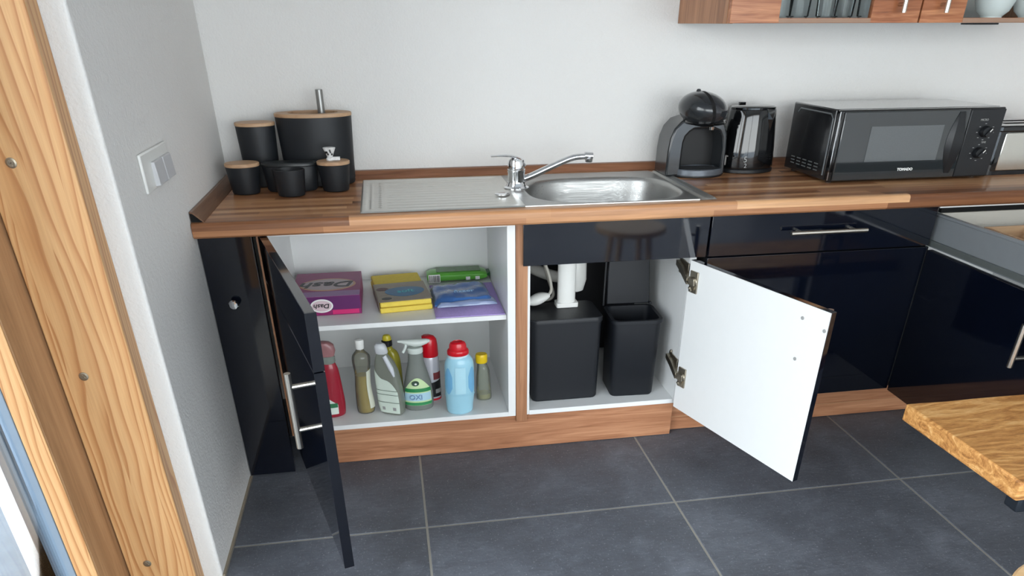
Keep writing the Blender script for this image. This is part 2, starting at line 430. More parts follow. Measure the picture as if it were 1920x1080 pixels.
# ============================================================ BASE CABINETS
F = -.592; ZC = .145; ZT = .8535; ZD = .711
def panel(b, *a): return b.box(*a)
fil = thing('filler_panel', 'tall black gloss filler panel with round knob at left wall', 'panel', (.08, -.6, 0))
mk('panel', B().box(.003, .158, -.617, -.595, 0.004, ZT-.004), GLOSS, fil, bev=.0012)
mk('knob', B().lathe([(.006, 0), (.006, .012), (.014, .017), (.0155, .024), (.012, .029), (.004, .030)], seg=28, M=T(.072, -.617, .645, rx=90)), CHROME, fil, smooth=True, label='round chrome knob')

sp = thing('side_board', 'thin walnut edge board beside the black filler panel', 'panel', (.17, -.3, .145))
mk('board', B().box(.1655, .171, -.588, -.02, ZC-.01, ZT-.001), WAL_Z, sp)

cab = thing('base_cabinet', 'open white base cabinet holding cleaning supplies, black door swung out', 'cabinet', (.57, -.3, ZC))
mk('side_panel', B().box(.173, .195, F, -.05, ZC, ZT), WHITE, cab, bev=.0008)
mk('side_panel', B().box(.944, .971, F, -.05, ZC, ZT), WHITE, cab, bev=.0008)
mk('back_panel', B().box(.195, .944, -.080, -.072, ZC, ZT), WHITE, cab)
mk('bottom_panel', B().box(.195, .944, F, -.080, ZC, .163), WHITE, cab, bev=.0008)
mk('top_rail', B().box(.195, .944, F, -.080, ZT-.016, ZT), WHITE, cab, bev=.0008)
mk('shelf', B().box(.196, .943, -.566, -.082, .513, .53), WHITE, cab, bev=.001)

def door_matrix(hx, hy, ex, ey):
    a = math.atan2(ey-hy, ex-hx)
    return Matrix.Translation((hx, hy, 0)) @ Matrix.Rotation(a, 4, 'Z'), math.hypot(ex-hx, ey-hy)
def bar_handle(b, M, x0, x1, z0, z1, off, r, post0, post1, side=-1, vertical=True):
    """bar + two posts, local door space (outer face at y=0, outwards = side)"""
    if vertical:
        xm = (x0+x1)/2
        b.tube([(xm, side*off, z0), (xm, side*off, z1)], r, 14, M=M)
        for z in (post0, post1): b.tube([(xm, 0, z), (xm, side*off, z)], r*.75, 10, M=M)
    else:
        b.tube([(x0, side*off, z0), (x1, side*off, z0)], r, 14, M=M)
        for x in (post0, post1): b.tube([(x, 0, z0), (x, side*off, z0)], r*.75, 10, M=M)
M, L = door_matrix(.178, -.622, .375, -1.345)
door = mk('door', B().box(.0, L, 0, .024, .130, .707, M=M), GLOSS, cab, bev=.0012, label='open black gloss door seen edge-on')
mk('edge_band', B().box(L-.004, L+.0006, -.0004, .0256, .1295, .7075, M=M).box(L-.004, L+.0006, -.0004, .0256, .711, .8525, M=M), EDGE, door)
mk('upper_front', B().box(.0, L, 0, .024, .7115, .852, M=M), GLOSS, door, bev=.0012)
mk('inner_face', B().box(.004, L-.004, .0241, .0248, .134, .848, M=M), WHITE, door)
b = B(); bar_handle(b, M, .612, .612, .448, .660, .046, .0085, .500, .622)
mk('handle', b, NICKEL, door, smooth=True, label='satin steel bar handle')

dv = thing('divider_board', 'narrow walnut upright board between open cabinet and sink cabinet', 'panel', (.99, -.3, .14))
mk('board', B().box(.9725, 1.0130, -.5925, -.03, .12, ZT-.0005), WAL_Z, dv, bev=.001)

scb = thing('sink_cabinet', 'white sink cabinet with black bins inside and wide open door', 'cabinet', (1.3, -.3, ZC))
mk('side_panel', B().box(1.0135, 1.022, F+.004, -.05, ZC, ZT), WHITE, scb)
mk('side_panel', B().box(1.580, 1.604, F, -.05, ZC, ZT), WHITE, scb, bev=.0008)
mk('bottom_panel', B().box(1.022, 1.580, F, -.05, ZC, .163), WHITE, scb, bev=.0008)
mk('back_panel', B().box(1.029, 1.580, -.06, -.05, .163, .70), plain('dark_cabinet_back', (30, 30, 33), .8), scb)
mk('false_front', B().box(.994, 1.627, -.612, -.593, ZD, ZT-.001), GLOSS, scb, bev=.0012, label='black gloss fixed front under the sink')
M, L = door_matrix(1.572, -.618, 1.762, -1.178)
# inner face at local y=0 towards -x ; thickness to +x side
dB = mk('door', B().box(0, L, .002, .022, .145, .706, M=M), GLOSS, scb, bev=.001, label='black gloss door with white inside, opened wide')
mk('inner_face', B().box(.001, L-.001, 0, .0019, .146, .705, M=M), WHITE, dB)
for z in (.64, .282):
    h = B()
    h.box(.012, .050, -.006, -.0002, z-.040, z+.034, M=M)          # cup plate on the door
    h.lathe([(.016, 0), (.016, .008), (.012, .010)], seg=20, M=M @ Matrix.Translation((.034, -.0005, z)) @ Matrix.Rotation(R(90), 4, 'X'))
    h.box(.016, .044, -.016, -.005, z-.012, z+.012, M=M)
    h.tube([(.03, -.012, z-.032), (.03, -.020, z-.018)], .005, 8, M=M)
    mk('hinge', h, BRASSY, dB, bev=.001)
    g = B()
    g.prism([(-.628, z-.016), (-.560, z+.010), (-.520, z+.022), (-.520, z+.040), (-.575, z+.030), (-.630, z+.006)], 'x', 1.560, 1.579)
    g.box(1.575, 1.5798, -.600, -.515, z-.006, z+.046)
    g.lathe([(.006, 0), (.006, .006)], seg=12, M=T(1.576, -.535, z+.054, ry=-90))
    g.tube([(1.566, -.628, z-.004), (1.576, -.66, z-.004)], .0065, 8)
    mk('hinge_arm', g, BRASSY, dB, bev=.001)
for u, z in ((.500, .662), (.582, .650), (.503, .535), (.575, .19)):
    mk('screw_cap', B().lathe([(.0055, 0), (.0055, .0015), (.003, .002)], seg=14, M=M @ Matrix.Translation((u, 0, z)) @ Matrix.Rotation(R(90), 4, 'X')), GREYPR if z > .3 else PRINTW, dB)
hb = B(); bar_handle(hb, M @ Matrix.Translation((0, .022, 0)), .54, .54, .50, .69, .04, .0085, .535, .655, side=1)
mk('handle', hb, NICKEL, dB, smooth=True)

dc = thing('drawer_cabinet', 'closed black gloss cabinet with one top drawer and bar handle', 'cabinet', (2.05, -.3, ZC))
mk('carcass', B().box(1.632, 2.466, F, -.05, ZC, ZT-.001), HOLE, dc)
dr = mk('drawer_front', B().box(1.634, 2.466, -.614, -.594, ZD+.001, ZT-.006), GLOSS, dc, bev=.0012)
b = B(); bar_handle(b, Matrix.Translation((0, -.614, 0)), 1.905, 2.185, .787, .787, .036, .0075, 1.945, 2.145, vertical=False)
mk('handle', b, NICKEL, dr, smooth=True, label='horizontal satin bar handle')
mk('door', B().box(1.634, 2.466, -.614, -.594, ZC, ZD-.004), GLOSS, dc, bev=.0012)

de = thing('corner_cabinet', 'right-hand black cabinet with pulled-out grey drawer and open door', 'cabinet', (2.9, -.3, ZC))
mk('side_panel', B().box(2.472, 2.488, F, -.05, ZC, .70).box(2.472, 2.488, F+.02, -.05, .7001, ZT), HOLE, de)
b = B().box(3.30, 3.318, F, -.05, ZC, ZT).box(2.49, 3.30, F, -.05, ZC, .163).box(2.49, 3.30, -.06, -.05, ZC, ZT).box(2.49, 3.30, F, -.05, ZT-.012, ZT-.001)
mk('front_rail', B().box(2.472, 3.30, -.612, -.593, ZT-.012, ZT-.001), WHITE, de)
mk('gap_shade_bar', B().box(2.490, 3.30, -.600, -.585, .822, ZT-.0125), HOLE, de)  # black bar added to paint the shaded gap above the drawer
mk('carcass', b, WHITE, de)
drw = mk('drawer', B().box(2.50, 3.29, -1.14, -.57, .716, .726).box(2.50, 3.29, -.58, -.570, .726, .815), BEIGE, de, label='open pulled-out drawer')
mk('drawer_side', B().box(2.4895, 2.502, -1.14, -.56, .716, .808).box(2.487, 2.504, -1.14, -.56, .808, .817).box(2.491, 2.502, -1.14, -.56, .700, .716), DRAWGREY, drw, bev=.0015, label='grey metal drawer side')
mk('drawer_side', B().box(3.28, 3.292, -1.14, -.56, .716, .815), DRAWGREY, drw)
mk('drawer_runner', B().box(2.478, 2.488, -1.10, -.59, .709, .727), plain('runner_zinc', (120, 126, 124), .4, .6), drw)
mk('front', B().box(2.474, 3.32, -1.16, -1.14, .70, .848), GLOSS, drw, bev=.0012)
M, L = door_matrix(2.462, -.622, 2.451, -1.262)
dD = mk('door', B().box(0, L, 0, .020, .142, .699, M=M), GLOSS, de, bev=.0012, label='open black gloss door with upright bar handle')
b = B(); bar_handle(b, M, .545, .545, .487, .625, .04, .0085, .515, .60)
mk('handle', b, NICKEL, dD, smooth=True)
tray = thing('cutlery_tray', 'bamboo cutlery tray lying in the pulled-out drawer', 'tray', (2.9, -.84, .727))
mk('frame', B().box(2.60, 3.20, -1.10, -1.09, .727, .79).box(2.60, 3.20, -.70, -.69, .727, .79).box(2.60, 2.61, -1.09, -.70, .727, .79).box(3.19, 3.2, -1.09, -.70, .727, .79).box(2.61, 3.19, -1.09, -.70, .727, .733), BAMBOO, tray, bev=.0015)
for x in (2.75, 2.9, 3.05): mk('partition', B().box(x, x+.008, -1.09, -.70, .733, .785), BAMBOO, tray)
mk('liner', B().box(2.615, 2.745, -1.08, -.71, .7335, .742), plain('pale_green_liner', (178, 200, 170), .6), tray, label='pale green tray insert')

pl = thing('plinth_board', 'walnut kick board under the open and sink cabinets', 'plinth', (.9, -.56, 0))
mk('board', B().box(.24, 1.588, -.580, -.555, .002, ZC-.001), WAL_X, pl, bev=.001)
pl2 = thing('plinth_board', 'set-back walnut kick board under the black drawer cabinet', 'plinth', (2.1, -.53, 0))
mk('board', B().box(1.590, 2.64, -.548, -.528, .002, ZC-.001), WAL_X, pl2, bev=.001)
mk('edge_strip', B().box(1.590, 2.64, -.5495, -.548, .058, .062), plain('pale_brown_strip', (176, 130, 96), .5), pl2)  # thin paler line along the set-back board

# ============================================================ SINK
snk = thing('kitchen_sink', 'stainless steel inset sink with ribbed drainboard and oval bowl', 'sink', (1.06, -.35, .9))
X0, X1, Y0, Y1 = .487, 1.640, -.613, -.087
def rib_z(x, y):
    z = .905
    # recessed drain field
    def ss(a, b_, v):
        t = max(0, min(1, (v-a)/(b_-a))); return t*t*(3-2*t)
    fx = ss(.502, .512, x)*(1-ss(.955, .99, x)); fy = ss(Y0+.02, Y0+.032, y)*(1-ss(Y1-.032, Y1-.02, y))
    z -= .0045*fx*fy
    # long ribs
    g = ss(.562, .580, x)*(1-ss(.90, .945, x))*ss(Y0+.045, Y0+.055, y)*(1-ss(Y1-.055, Y1-.045, y))
    for q in range(11):
        z -= .0034*g*math.exp(-((y-(Y0+.062+q*.0402))/.0046)**2)
    # two cross grooves at the left end
    z += .0026*ss(.544, .547, x)*(1-ss(.552, .555, x))*ss(Y0+.05, Y0+.06, y)*(1-ss(Y1-.06, Y1-.05, y))*(.5+.5*math.copysign(1, math.sin(2*math.pi*y/.030)))
    for xc in (.522,):
        z += .0022*math.exp(-((x-xc)/.004)**2)*ss(Y0+.05, Y0+.06, y)*(1-ss(Y1-.06, Y1-.05, y))
    return z
XM = 1.0
nx, ny = 150, 216
vs = []; fs = []
for i in range(nx+1):
    x = X0+(XM-X0)*i/nx
    for j in range(ny+1):
        y = Y0+(Y1-Y0)*j/ny
        z = rib_z(x, y)
        if j in (0, ny) or i == 0: z = .9012
        vs.append((x, y, z))
for i in range(nx):
    for j in range(ny):
        a = i*(ny+1)+j; fs.append((a, a+ny+1, a+ny+2, a+1))
mk('drainboard', B().add(vs, fs), STEEL, snk, smooth=True, angle=80)
# bowl side
cxb, cyb, ax_, ay_ = 1.307, -.395, .268, .2125
def sup(a, n=3.0):
    c, s_ = math.cos(a), math.sin(a)
    return math.copysign(abs(c)**(2/n), c), math.copysign(abs(s_)**(2/n), s_)
NS = 160
def ring(k, z, n=3.0, inset=0): return [(cxb+(ax_*k-inset)*sup(2*math.pi*j/NS, n)[0], cyb+(ay_*k-inset)*sup(2*math.pi*j/NS, n)[1], z) for j in range(NS)]
outer = []
xr0, xr1 = XM, 1.580
for j in range(NS):
    a = 2*math.pi*j/NS; ux, uy = sup(a, 3.0); dx, dy = ux*ax_, uy*ay_
    t = min(((xr1-cxb) if dx > 0 else (cxb-xr0))/max(abs(dx), 1e-6), ((Y1-.001-cyb) if dy > 0 else (cyb-Y0-.001))/max(abs(dy), 1e-6))
    outer.append((cxb+dx*t, cyb+dy*t))
Ls = [[(p[0], p[1], .905) for p in outer]]
r1 = ring(1.0, .905, inset=-.010)
Ls.append([(min(max(p[0], xr0), xr1), min(max(p[1], Y0+.006), Y1-.006), .905) for p in r1])
for ins, z in ((0, .9058), (.003, .9040), (.007, .899), (.010, .89), (.016, .85), (.022, .81), (.03, .79), (.045, .775), (.07, .766), (.10, .763)):
    Ls.append(ring(1.0, z, inset=ins))
Ls.append(ring(.15, .760))
bw = B().loops(Ls, cap0=False, cap1=True)
mk('bowl', bw, BOWLS, snk, smooth=True, angle=70, label='deep oval satin bowl')
# right hand land with raised slot
b = B(); secs = [(1.580, .905), (1.586, .9035), (1.592, .903), (1.597, .9065), (1.606, .9065), (1.612, .903), (1.626, .903), (1.632, .9055), (1.6385, .905), (X1, .9012)]
vs = []; fs = []
for (x, z) in secs:
    for y in (Y0, Y0+.012, Y0+.03, Y1-.03, Y1-.012, Y1):
        vs.append((x, y, z if y not in (Y0, Y1) else .9012))
for i in range(len(secs)-1):
    for j in range(5):
        a = i*6+j; fs.append((a, a+6, a+7, a+1))
b.add(vs, fs)
b.box(XM, 1.58, Y0, Y0+.0015, .9008, .9045).box(XM, 1.58, Y1-.0015, Y1, .9008, .9045)
mk('rim', b, STEEL, snk, smooth=True, angle=50)
mk('drain_cover', B().lathe([(.042, .7605), (.042, .763), (.034, .764), (.010, .7625)], (1.30, -.39), 1.2, 1, 28), CHROME, snk, smooth=True)
mk('overflow_knob', B().lathe([(.020, .905), (.020, .908), (.016, .909)], (.955, -.43), 1.3, 1, 24), CHROME, snk, smooth=True)

fc = thing('faucet', 'chrome single-lever mixer tap standing on the sink', 'faucet', (1.02, -.325, .905))
fx, fy = 1.020, -.325
mk('base', B().lathe([(.040, .9053), (.040, .9075), (.033, .912), (.029, .922), (.0285, .925)], (fx, fy), 1.1, 1, 32), CHROME, fc, smooth=True)
mk('body', B().lathe([(.0265, .925), (.0265, .955), (.028, .958), (.028, .966), (.0265, .968), (.027, .985), (.024, .997), (.014, 1.004), (.004, 1.006)], (fx, fy), 1.12, 1, 32), CHROME, fc, smooth=True)
lv = B(); P = smooth_path([(1.048, fy, .978), (1.030, fy, 1.000), (1.000, fy-.004, 1.010), (.965, fy-.008, 1.0125), (.930, fy-.012, 1.012)], 5)
Ls = []
for i, p in enumerate(P):
    k = i/(len(P)-1); wy = .021-.010*k; tz = .0065-.0035*k
    d = (P[min(i+1, len(P)-1)]-P[max(i-1, 0)]).normalized(); nrm = Vector((-d.z, 0, d.x))
    Ls.append([tuple(p+Vector((0, 1, 0))*wy*math.cos(a)+nrm*tz*math.sin(a)) for a in [2*math.pi*j/14 for j in range(14)]])
lv.loops(Ls); mk('lever', lv, CHROME, fc, smooth=True)
P = smooth_path([(1.035, fy, .930), (1.075, fy-.004, .944), (1.155, fy-.010, .978), (1.215, fy-.014, 1.000), (1.262, fy-.016, 1.004)], 5)
mk('spout', B().tube(P, [.0115-.0015*i/(len(P)-1) for i in range(len(P))], 16), CHROME, fc, smooth=True)
mk('aerator', B().tube([(1.256, fy-.016, 1.006), (1.284, fy-.017, 1.004)], [.0125, .0125], 16).lathe([(.0115, .985), (.0125, .987), (.0125, 1.004)], (1.272, fy-.017), seg=18), CHROME, fc, smooth=True)

# ============================================================ CANISTERS
def canister(name, label, cx, cy, r_top, r_bot, z1, lid='wood', ey=.84, parts=True, hole=False, cat='canister'):
    t = thing(name, label, cat, (cx, cy, T0))
    prof = [(r_bot-.008, T0+.0005), (r_bot-.002, T0+.003), (r_bot, T0+.010), (r_top, z1-.012 if lid else z1), (r_top-.003, z1-.010 if lid else z1+.001)]
    if hole or lid is None: prof += [(r_top-.006, z1-.012), (r_top-.008, T0+.02)]
    mk('body', B().lathe(prof, (cx, cy), 1, ey, 48), MATTE, t, smooth=True)
    if lid == 'wood':
        pf = [(r_top-.001, z1-.012), (r_top+.0015, z1-.010), (r_top+.0015, z1-.002), (r_top-.001, z1)]
        if hole: pf += [(r_top*.66, z1), (r_top*.66, z1-.010), (r_top-.001, z1-.012)]
        mk('lid', B().lathe(pf, (cx, cy), 1, ey, 48, cap0=not hole, cap1=not hole), BAMBOO, t, smooth=True, label='bamboo ring lid' if hole else 'bamboo lid')
    return t
canister('canister', 'largest matte black canister with bamboo ring lid', .342, -.098, .130, .120, 1.136, ey=.60, hole=True)
canister('canister', 'tall matte black canister left of the largest one', .143, -.105, .066, .058, 1.110, ey=.74)
canister('canister', 'small matte black canister with bamboo lid nearest the left wall', .100, -.236, .055, .046, 1.000)
s3 = canister('canister', 'small matte black pump canister nearest the sink', .400, -.240, .054, .045, .999)
pb = B().lathe([(.013, .999), (.013, 1.006), (.009, 1.010), (.011, 1.016), (.020, 1.036), (.0215, 1.040), (.018, 1.041)], (.392, -.242), 1, .8, 20)
pb.box(.395, .425, -.252, -.238, 1.000, 1.011, M=T(0, 0, 0))
mk('pump_head', pb, plain('white_mottled_print', (226, 226, 224), .4, var=.35, scale=90), s3, smooth=True, bev=.001, label='white mottled pump head')
for i in range(7):
    a = -math.pi/2+random.uniform(-.9, .9); z = 1.018+random.random()*.016; rr = .0125+(z-1.016)*.45
    mk('print_mark', B().box(-.0025, .0025, -.0008, .0008, -.003, .003, M=Matrix.Translation((.392+rr*math.cos(a), -.242+rr*.8*math.sin(a)-.0006, z)) @ Matrix.Rotation(a+math.pi/2, 4, 'Z') @ Matrix.Rotation(R(random.randint(-40, 40)), 4, 'Y')), INK, s3)
canister('tumbler', 'small open matte black tumbler between the two lidded small canisters',   .256, -.300, .053, .045, .984, lid=None, ey=.78, cat='tumbler')
sd = thing('soap_dish', 'wide low matte black pot with flat black lid behind the tumbler', 'dish', (.255, -.165, T0))
mk('body', B().lathe([(.078, T0+.001), (.084, T0+.008), (.092, .980), (.090, .982)], (.252, -.214), 1, .38, 40), MATTE, sd, smooth=True)
mk('lid', B().lathe([(.090, .9825), (.095, .984), (.095, .991), (.090, .995), (.060, .9955)], (.252, -.214), 1, .40, 40), plain('black_lid', (30, 34, 36), .35), sd, smooth=True)
sd.location.z = T0
br = thing('brush', 'brush with grey steel handle standing in the largest black canister', 'brush', (.375, -.13, .93))
mk('handle', B().tube([(.372, -.10, .96), (.372, -.10, 1.207)], .0125, 18), plain('grey_handle_steel', (150, 150, 148), .35, .8), br, smooth=True, bev=.001)
mk('bristle_head', B().lathe([(.015, .925), (.026, .935), (.026, .985), (.015, .99)], (.372, -.10), seg=24), WHITEP, br, smooth=True)

# ============================================================ COFFEE MACHINE
cm = thing('coffee_machine', 'black capsule coffee machine with round head and drip tray', 'coffee machine', (1.73, -.17, T0))
yb, yf = -.085, -.215
outer = [(1.604, .903), (1.606, .99), (1.611, 1.035), (1.624, 1.068), (1.648, 1.093), (1.69, 1.105), (1.78, 1.105), (1.812, 1.085), (1.828, 1.05), (1.833, 1.0), (1.836, .903)]
inner = [(1.662, .903), (1.662, .985), (1.664, 1.02), (1.670, 1.040), (1.684, 1.055), (1.70, 1.064), (1.775, 1.064), (1.798, 1.055), (1.810, 1.035), (1.816, 1.0), (1.816, .903)]
b = B(); n = len(outer)
vs = [(p[0], yf, p[1]) for p in outer]+[(p[0], yf, p[1]) for p in inner]+[(p[0], yb, p[1]) for p in outer]+[(p[0], yb, p[1]) for p in inner]
fs = []
for i in range(n-1):
    fs += [(i, i+1, n+i+1, n+i), (2*n+i, 3*n+i, 3*n+i+1, 2*n+i+1), (i, 2*n+i, 2*n+i+1, i+1), (n+i, n+i+1, 3*n+i+1, 3*n+i)]
fs += [(0, n, 3*n, 2*n), (n-1, 3*n-1, 4*n-1, 2*n-1)]
b.add(vs, fs); mk('arch', b, [GREYGL], cm, smooth=True, bev=.008, seg=3, label='dark grey gloss arch housing')
b = B().prism(inner[::-1], 'y', -.125, -.10); mk('back_housing', b, plain('coffee_niche_black', (8, 8, 10), .5), cm)
mk('water_tank', B().box(1.64, 1.80, -.10, -.042, .903, 1.07), GLBLK, cm, bev=.015, seg=3)
def ellipsoid(cx, cy, cz, rx, ry, rz, x0, x1, seg=40, nr=18):
    """slice of an ellipsoid between x0 and x1, loops round x"""
    L = []
    for i in range(nr+1):
        x = x0+(x1-x0)*i/nr; t = max(0.0, 1-((x-cx)/rx)**2)**.5; t = max(t, .02)
        L.append([(x, cy+ry*t*math.cos(2*math.pi*j/seg), cz+rz*t*math.sin(2*math.pi*j/seg)) for j in range(seg)])
    return B().loops(L)
hc = (1.722, -.215, 1.132)
xs = 1.738
def cos_x(a, b_, n): return None
def head(x0, x1):
    rx, ry, rz = .086, .098, .059; L = []
    for i in range(25):
        t = i/24; ang0 = math.acos(max(-1, min(1, (x0-hc[0])/rx))); ang1 = math.acos(max(-1, min(1, (x1-hc[0])/rx)))
        a = ang0+(ang1-ang0)*t; x = hc[0]+rx*math.cos(a); s_ = max(math.sin(a), .01)
        # seam leans: shear x with height
        L.append([(x-.012*(rz*s_*math.sin(2*math.pi*j/40))/rz, hc[1]+ry*s_*math.cos(2*math.pi*j/40), hc[2]+rz*s_*math.sin(2*math.pi*j/40)) for j in range(40)])
    return B().loops(L)
mk('head_shell', head(hc[0]-.0855, 1.722), GREYGL, cm, smooth=True)
mk('head_visor', head(1.727, hc[0]+.0855), plain('charcoal_gloss', (44, 46, 50), .16, coat=.6, var=.06), cm, smooth=True)
mk('head_core', head(1.718, 1.731), HOLE, cm)
mk('lever', B().lathe([(.008, 1.183), (.009, 1.189), (.006, 1.196), (.002, 1.197)], (1.704, -.20), seg=16), DKPL, cm, smooth=True)
mk('head_band', B().lathe([(.074, 1.096), (.078, 1.090), (.070, 1.084), (.03, 1.078)], (1.735, -.213), 1, 1.05, 32), GLBLK, cm, smooth=True)
mk('nozzle', B().lathe([(.010, 1.070), (.012, 1.080)], (1.738, -.275), seg=16), CHROME, cm, smooth=True)
mk('base', B().lathe([(.094, .9005), (.097, .903), (.097, .908), (.090, .910)], (1.738, -.190), 1, .66, 40), DKPL, cm, smooth=True)
mk('drip_tray', B().lathe([(.0945, .908), (.0945, .926), (.091, .929), (.088, .926)], (1.738, -.192), 1, .66, 40), plain('tray_grey', (110, 116, 124), .25, .5), cm, smooth=True, label='grey drip tray')
gr = B()
for i in range(-3, 4): gr.box(1.738-.07, 1.738+.07, -.192+i*.012-.002, -.192+i*.012+.002, .926, .929)
mk('tray_grill', gr, DKPL, cm)
mk('side_clip', B().box(1.833, 1.846, -.20, -.17, .935, .965).box(1.826, 1.850, -.205, -.165, .965, .970), plain('grey_clip', (110, 108, 106), .4), cm, bev=.002)

# ============================================================ KETTLE
kt = thing('kettle', 'glossy black cordless kettle between coffee machine and microwave', 'kettle', (1.962, -.125, T0))
kc = (1.960, -.126)
mk('power_base', B().lathe([(.104, .9005), (.108, .903), (.108, .913), (.104, .916)], kc, 1, .72, 48), DKPL, kt, smooth=True)
mk('body', B().lathe([(.106, .9165), (.108, .925), (.103, .99), (.094, 1.07), (.0885, 1.118), (.087, 1.121), (.083, 1.122)], kc, 1, .72, 56), GLBLK, kt, smooth=True)
mk('lid', B().lathe([(.086, 1.1225), (.086, 1.128), (.078, 1.132), (.02, 1.133)], kc, 1, .72, 48), GLBLK, kt, smooth=True)
sp_ = B().loops([[(1.985, -.182, 1.1235), (2.010, -.204, 1.1235), (2.034, -.160, 1.1235)], [(1.993, -.186, 1.09), (2.010, -.196, 1.09), (2.030, -.166, 1.09)], [(2.008, -.187, 1.05), (2.010, -.188, 1.05), (2.013, -.186, 1.05)]])
mk('spout', sp_, GLBLK, kt)
mk('lid_hinge', B().box(1.935, 1.96, -.06, -.045, 1.13, 1.138), GLBLK, kt, bev=.002)
hd = B().tube(smooth_path([(1.96, -.062, 1.10), (1.96, -.030, 1.09), (1.96, -.018, 1.02), (1.96, -.050, .96)], 5), .009, 10)
mk('handle', hd, DKPL, kt, smooth=True)
text('print', '5', .030, T(1.922, -.2005, .952, rx=84, rz=-15), GREYPR, kt)
text('print', '2', .022, T(1.924, -.2025, .930, rx=84, rz=-15), GREYPR, kt)

# ============================================================ MICROWAVE
mw = thing('microwave', 'black countertop microwave oven with two dials', 'microwave', (2.46, -.29, T0))
x0, x1, y0, y1, z0, z1 = 2.128, 2.766, -.440, -.120, .908, 1.142
mk('casing', B().box(x0, x1, y0+.030, y1, z0, z1), plain('painted_steel_black', (30, 31, 33), .2, coat=.8, var=.06), mw, bev=.004, seg=2)
mk('front_frame', B().box(x0+.004, x1+.002, y0+.006, y0+.030, z0-.002, z1-.001), GLBLK, mw, bev=.004)
mk('oven_door', B().box(x0+.018, 2.628, y0, y0+.010, z0+.002, z1-.006), SCREEN, mw, bev=.003, label='glass fronted oven door')
mk('oven_window', B().box(2.255, 2.536, y0-.0012, y0, .972, 1.088), WINDOWM, mw, label='grey see-through window')
mk('control_panel', B().box(2.630, x1+.001, y0, y0+.010, z0+.002, z1-.006), DKPL, mw, bev=.003)
hb = B(); Ls = []
for i in range(17):
    t = i/16; z = .925+.205*t; dxx = .020*math.sin(math.pi*t)
    Ls.append([(2.585-dxx*1.3+.012*0, y0-.001, z), (2.585-dxx*.6, y0-.016*math.sin(math.pi*t)-.002, z), (2.602+dxx*.6, y0-.016*math.sin(math.pi*t)-.002, z), (2.606+dxx, y0-.001, z)])
hb.loops(Ls); mk('door_handle', hb, DKPL, mw, smooth=True, angle=25, label='curved black door handle')
for (kx, kz) in ((2.706, 1.062), (2.703, .992)):
    M = T(kx, y0-.0005, kz, rx=90)
    kb = B().lathe([(.019, 0), (.019, .006), (.0165, .012), (.0165, .016)], (0, 0), 1.2, 1, 28, M=M).box(-.004, .004, -.016, .016, .014, .022, M=M @ Matrix.Rotation(R(-40), 4, 'Z'))
    k = mk('dial', kb, DKPL, mw, smooth=True, bev=.001)
    mk('pointer', B().box(-.0015, .0015, .002, .014, .0221, .0225, M=M @ Matrix.Rotation(R(-40), 4, 'Z')), PRINTW, k)
    for a in range(0, 330, 42):
        aa = R(a+100); mk('scale_mark', B().box(-.003, .003, -.0010, .0010, 0, .0004, M=T(kx+.033*math.cos(aa), y0-.0003, kz+.027*math.sin(aa), rx=90)), GREYPR, k)
text('print', 'MICRO', .010, T(2.690, y0-.0006, 1.101, rx=90), GREYPR, mw)
text('print', 'TIME', .009, T(2.712, y0-.0006, 1.026, rx=90), GREYPR, mw)
text('logo', 'TOMADO', .0125, T(2.424, y0-.0006, .9425, rx=90), PRINTW, mw, sx=1.1, bold=.0004)
sb = B()
prt = [(-.40, .925), (-.40, 1.112), (-.385, 1.125), (-.175, 1.125), (-.16, 1.112)]
sb.tube([(x0-.0008, p[0], p[1]) for p in prt], .0028, 8)
mk('side_bead', sb, plain('bead_grey', (88, 92, 94), .3), mw, smooth=True, label='raised bead on the side panel')
for i in range(5):
    vb = B()
    for k in range(3): vb.box(x0-.0012, x0, -.36+i*.042, -.334+i*.042, .955-k*.011, .9585-k*.011)
    mk('side_vent', vb, plain('vent_grey', (96, 100, 100), .5), mw)
mk('door_seam', B().box(x0+.002, x0+.0045, y0+.0065, y0+.0095, z0+.004, z1-.006), CHROME, mw)
for (x, y) in ((x0+.03, y0+.04), (x1-.03, y0+.04), (x0+.03, y1-.03), (x1-.03, y1-.03)): mk('foot', B().lathe([(.012, .9005), (.012, .909)], (x, y), seg=12), DKPL, mw)

# ============================================================ TOASTER
ts = thing('toaster', 'black and polished steel toaster at the right edge', 'toaster', (2.98, -.28, T0))
def rr(x0, x1, y0, y1, r, n=5):
    out = []
    for cx, cy, a0 in ((x1-r, y1-r, 0), (x0+r, y1-r, 90), (x0+r, y0+r, 180), (x1-r, y0+r, 270)):
        for k in range(n+1): a = R(a0+90*k/n); out.append((cx+r*math.cos(a), cy+r*math.sin(a)))
    return out
mk('end_cap', B().prism(rr(2.800, 2.880, -.385, -.19, .03), 'z', .902, 1.066), GLBLK, ts, bev=.004)
mk('end_cap', B().prism(rr(3.135, 3.20, -.385, -.19, .02), 'z', .902, 1.066), GLBLK, ts, bev=.004)
mk('steel_shell', B().box(2.842, 3.15, -.386, -.19, .912, 1.050), plain('polished_steel', (215, 213, 205), .22, 1, var=.05), ts, bev=.006)
mk('top_cover', B().prism(rr(2.802, 3.2, -.388, -.188, .03), 'z', 1.050, 1.072), GLBLK, ts, bev=.005)
mk('base', B().prism(rr(2.802, 3.2, -.388, -.188, .03), 'z', .9005, .914), DKPL, ts)
for y in (-.33, -.26): mk('slot', B().box(2.88, 3.12, y, y+.028, 1.0722, 1.0728), HOLE, ts)

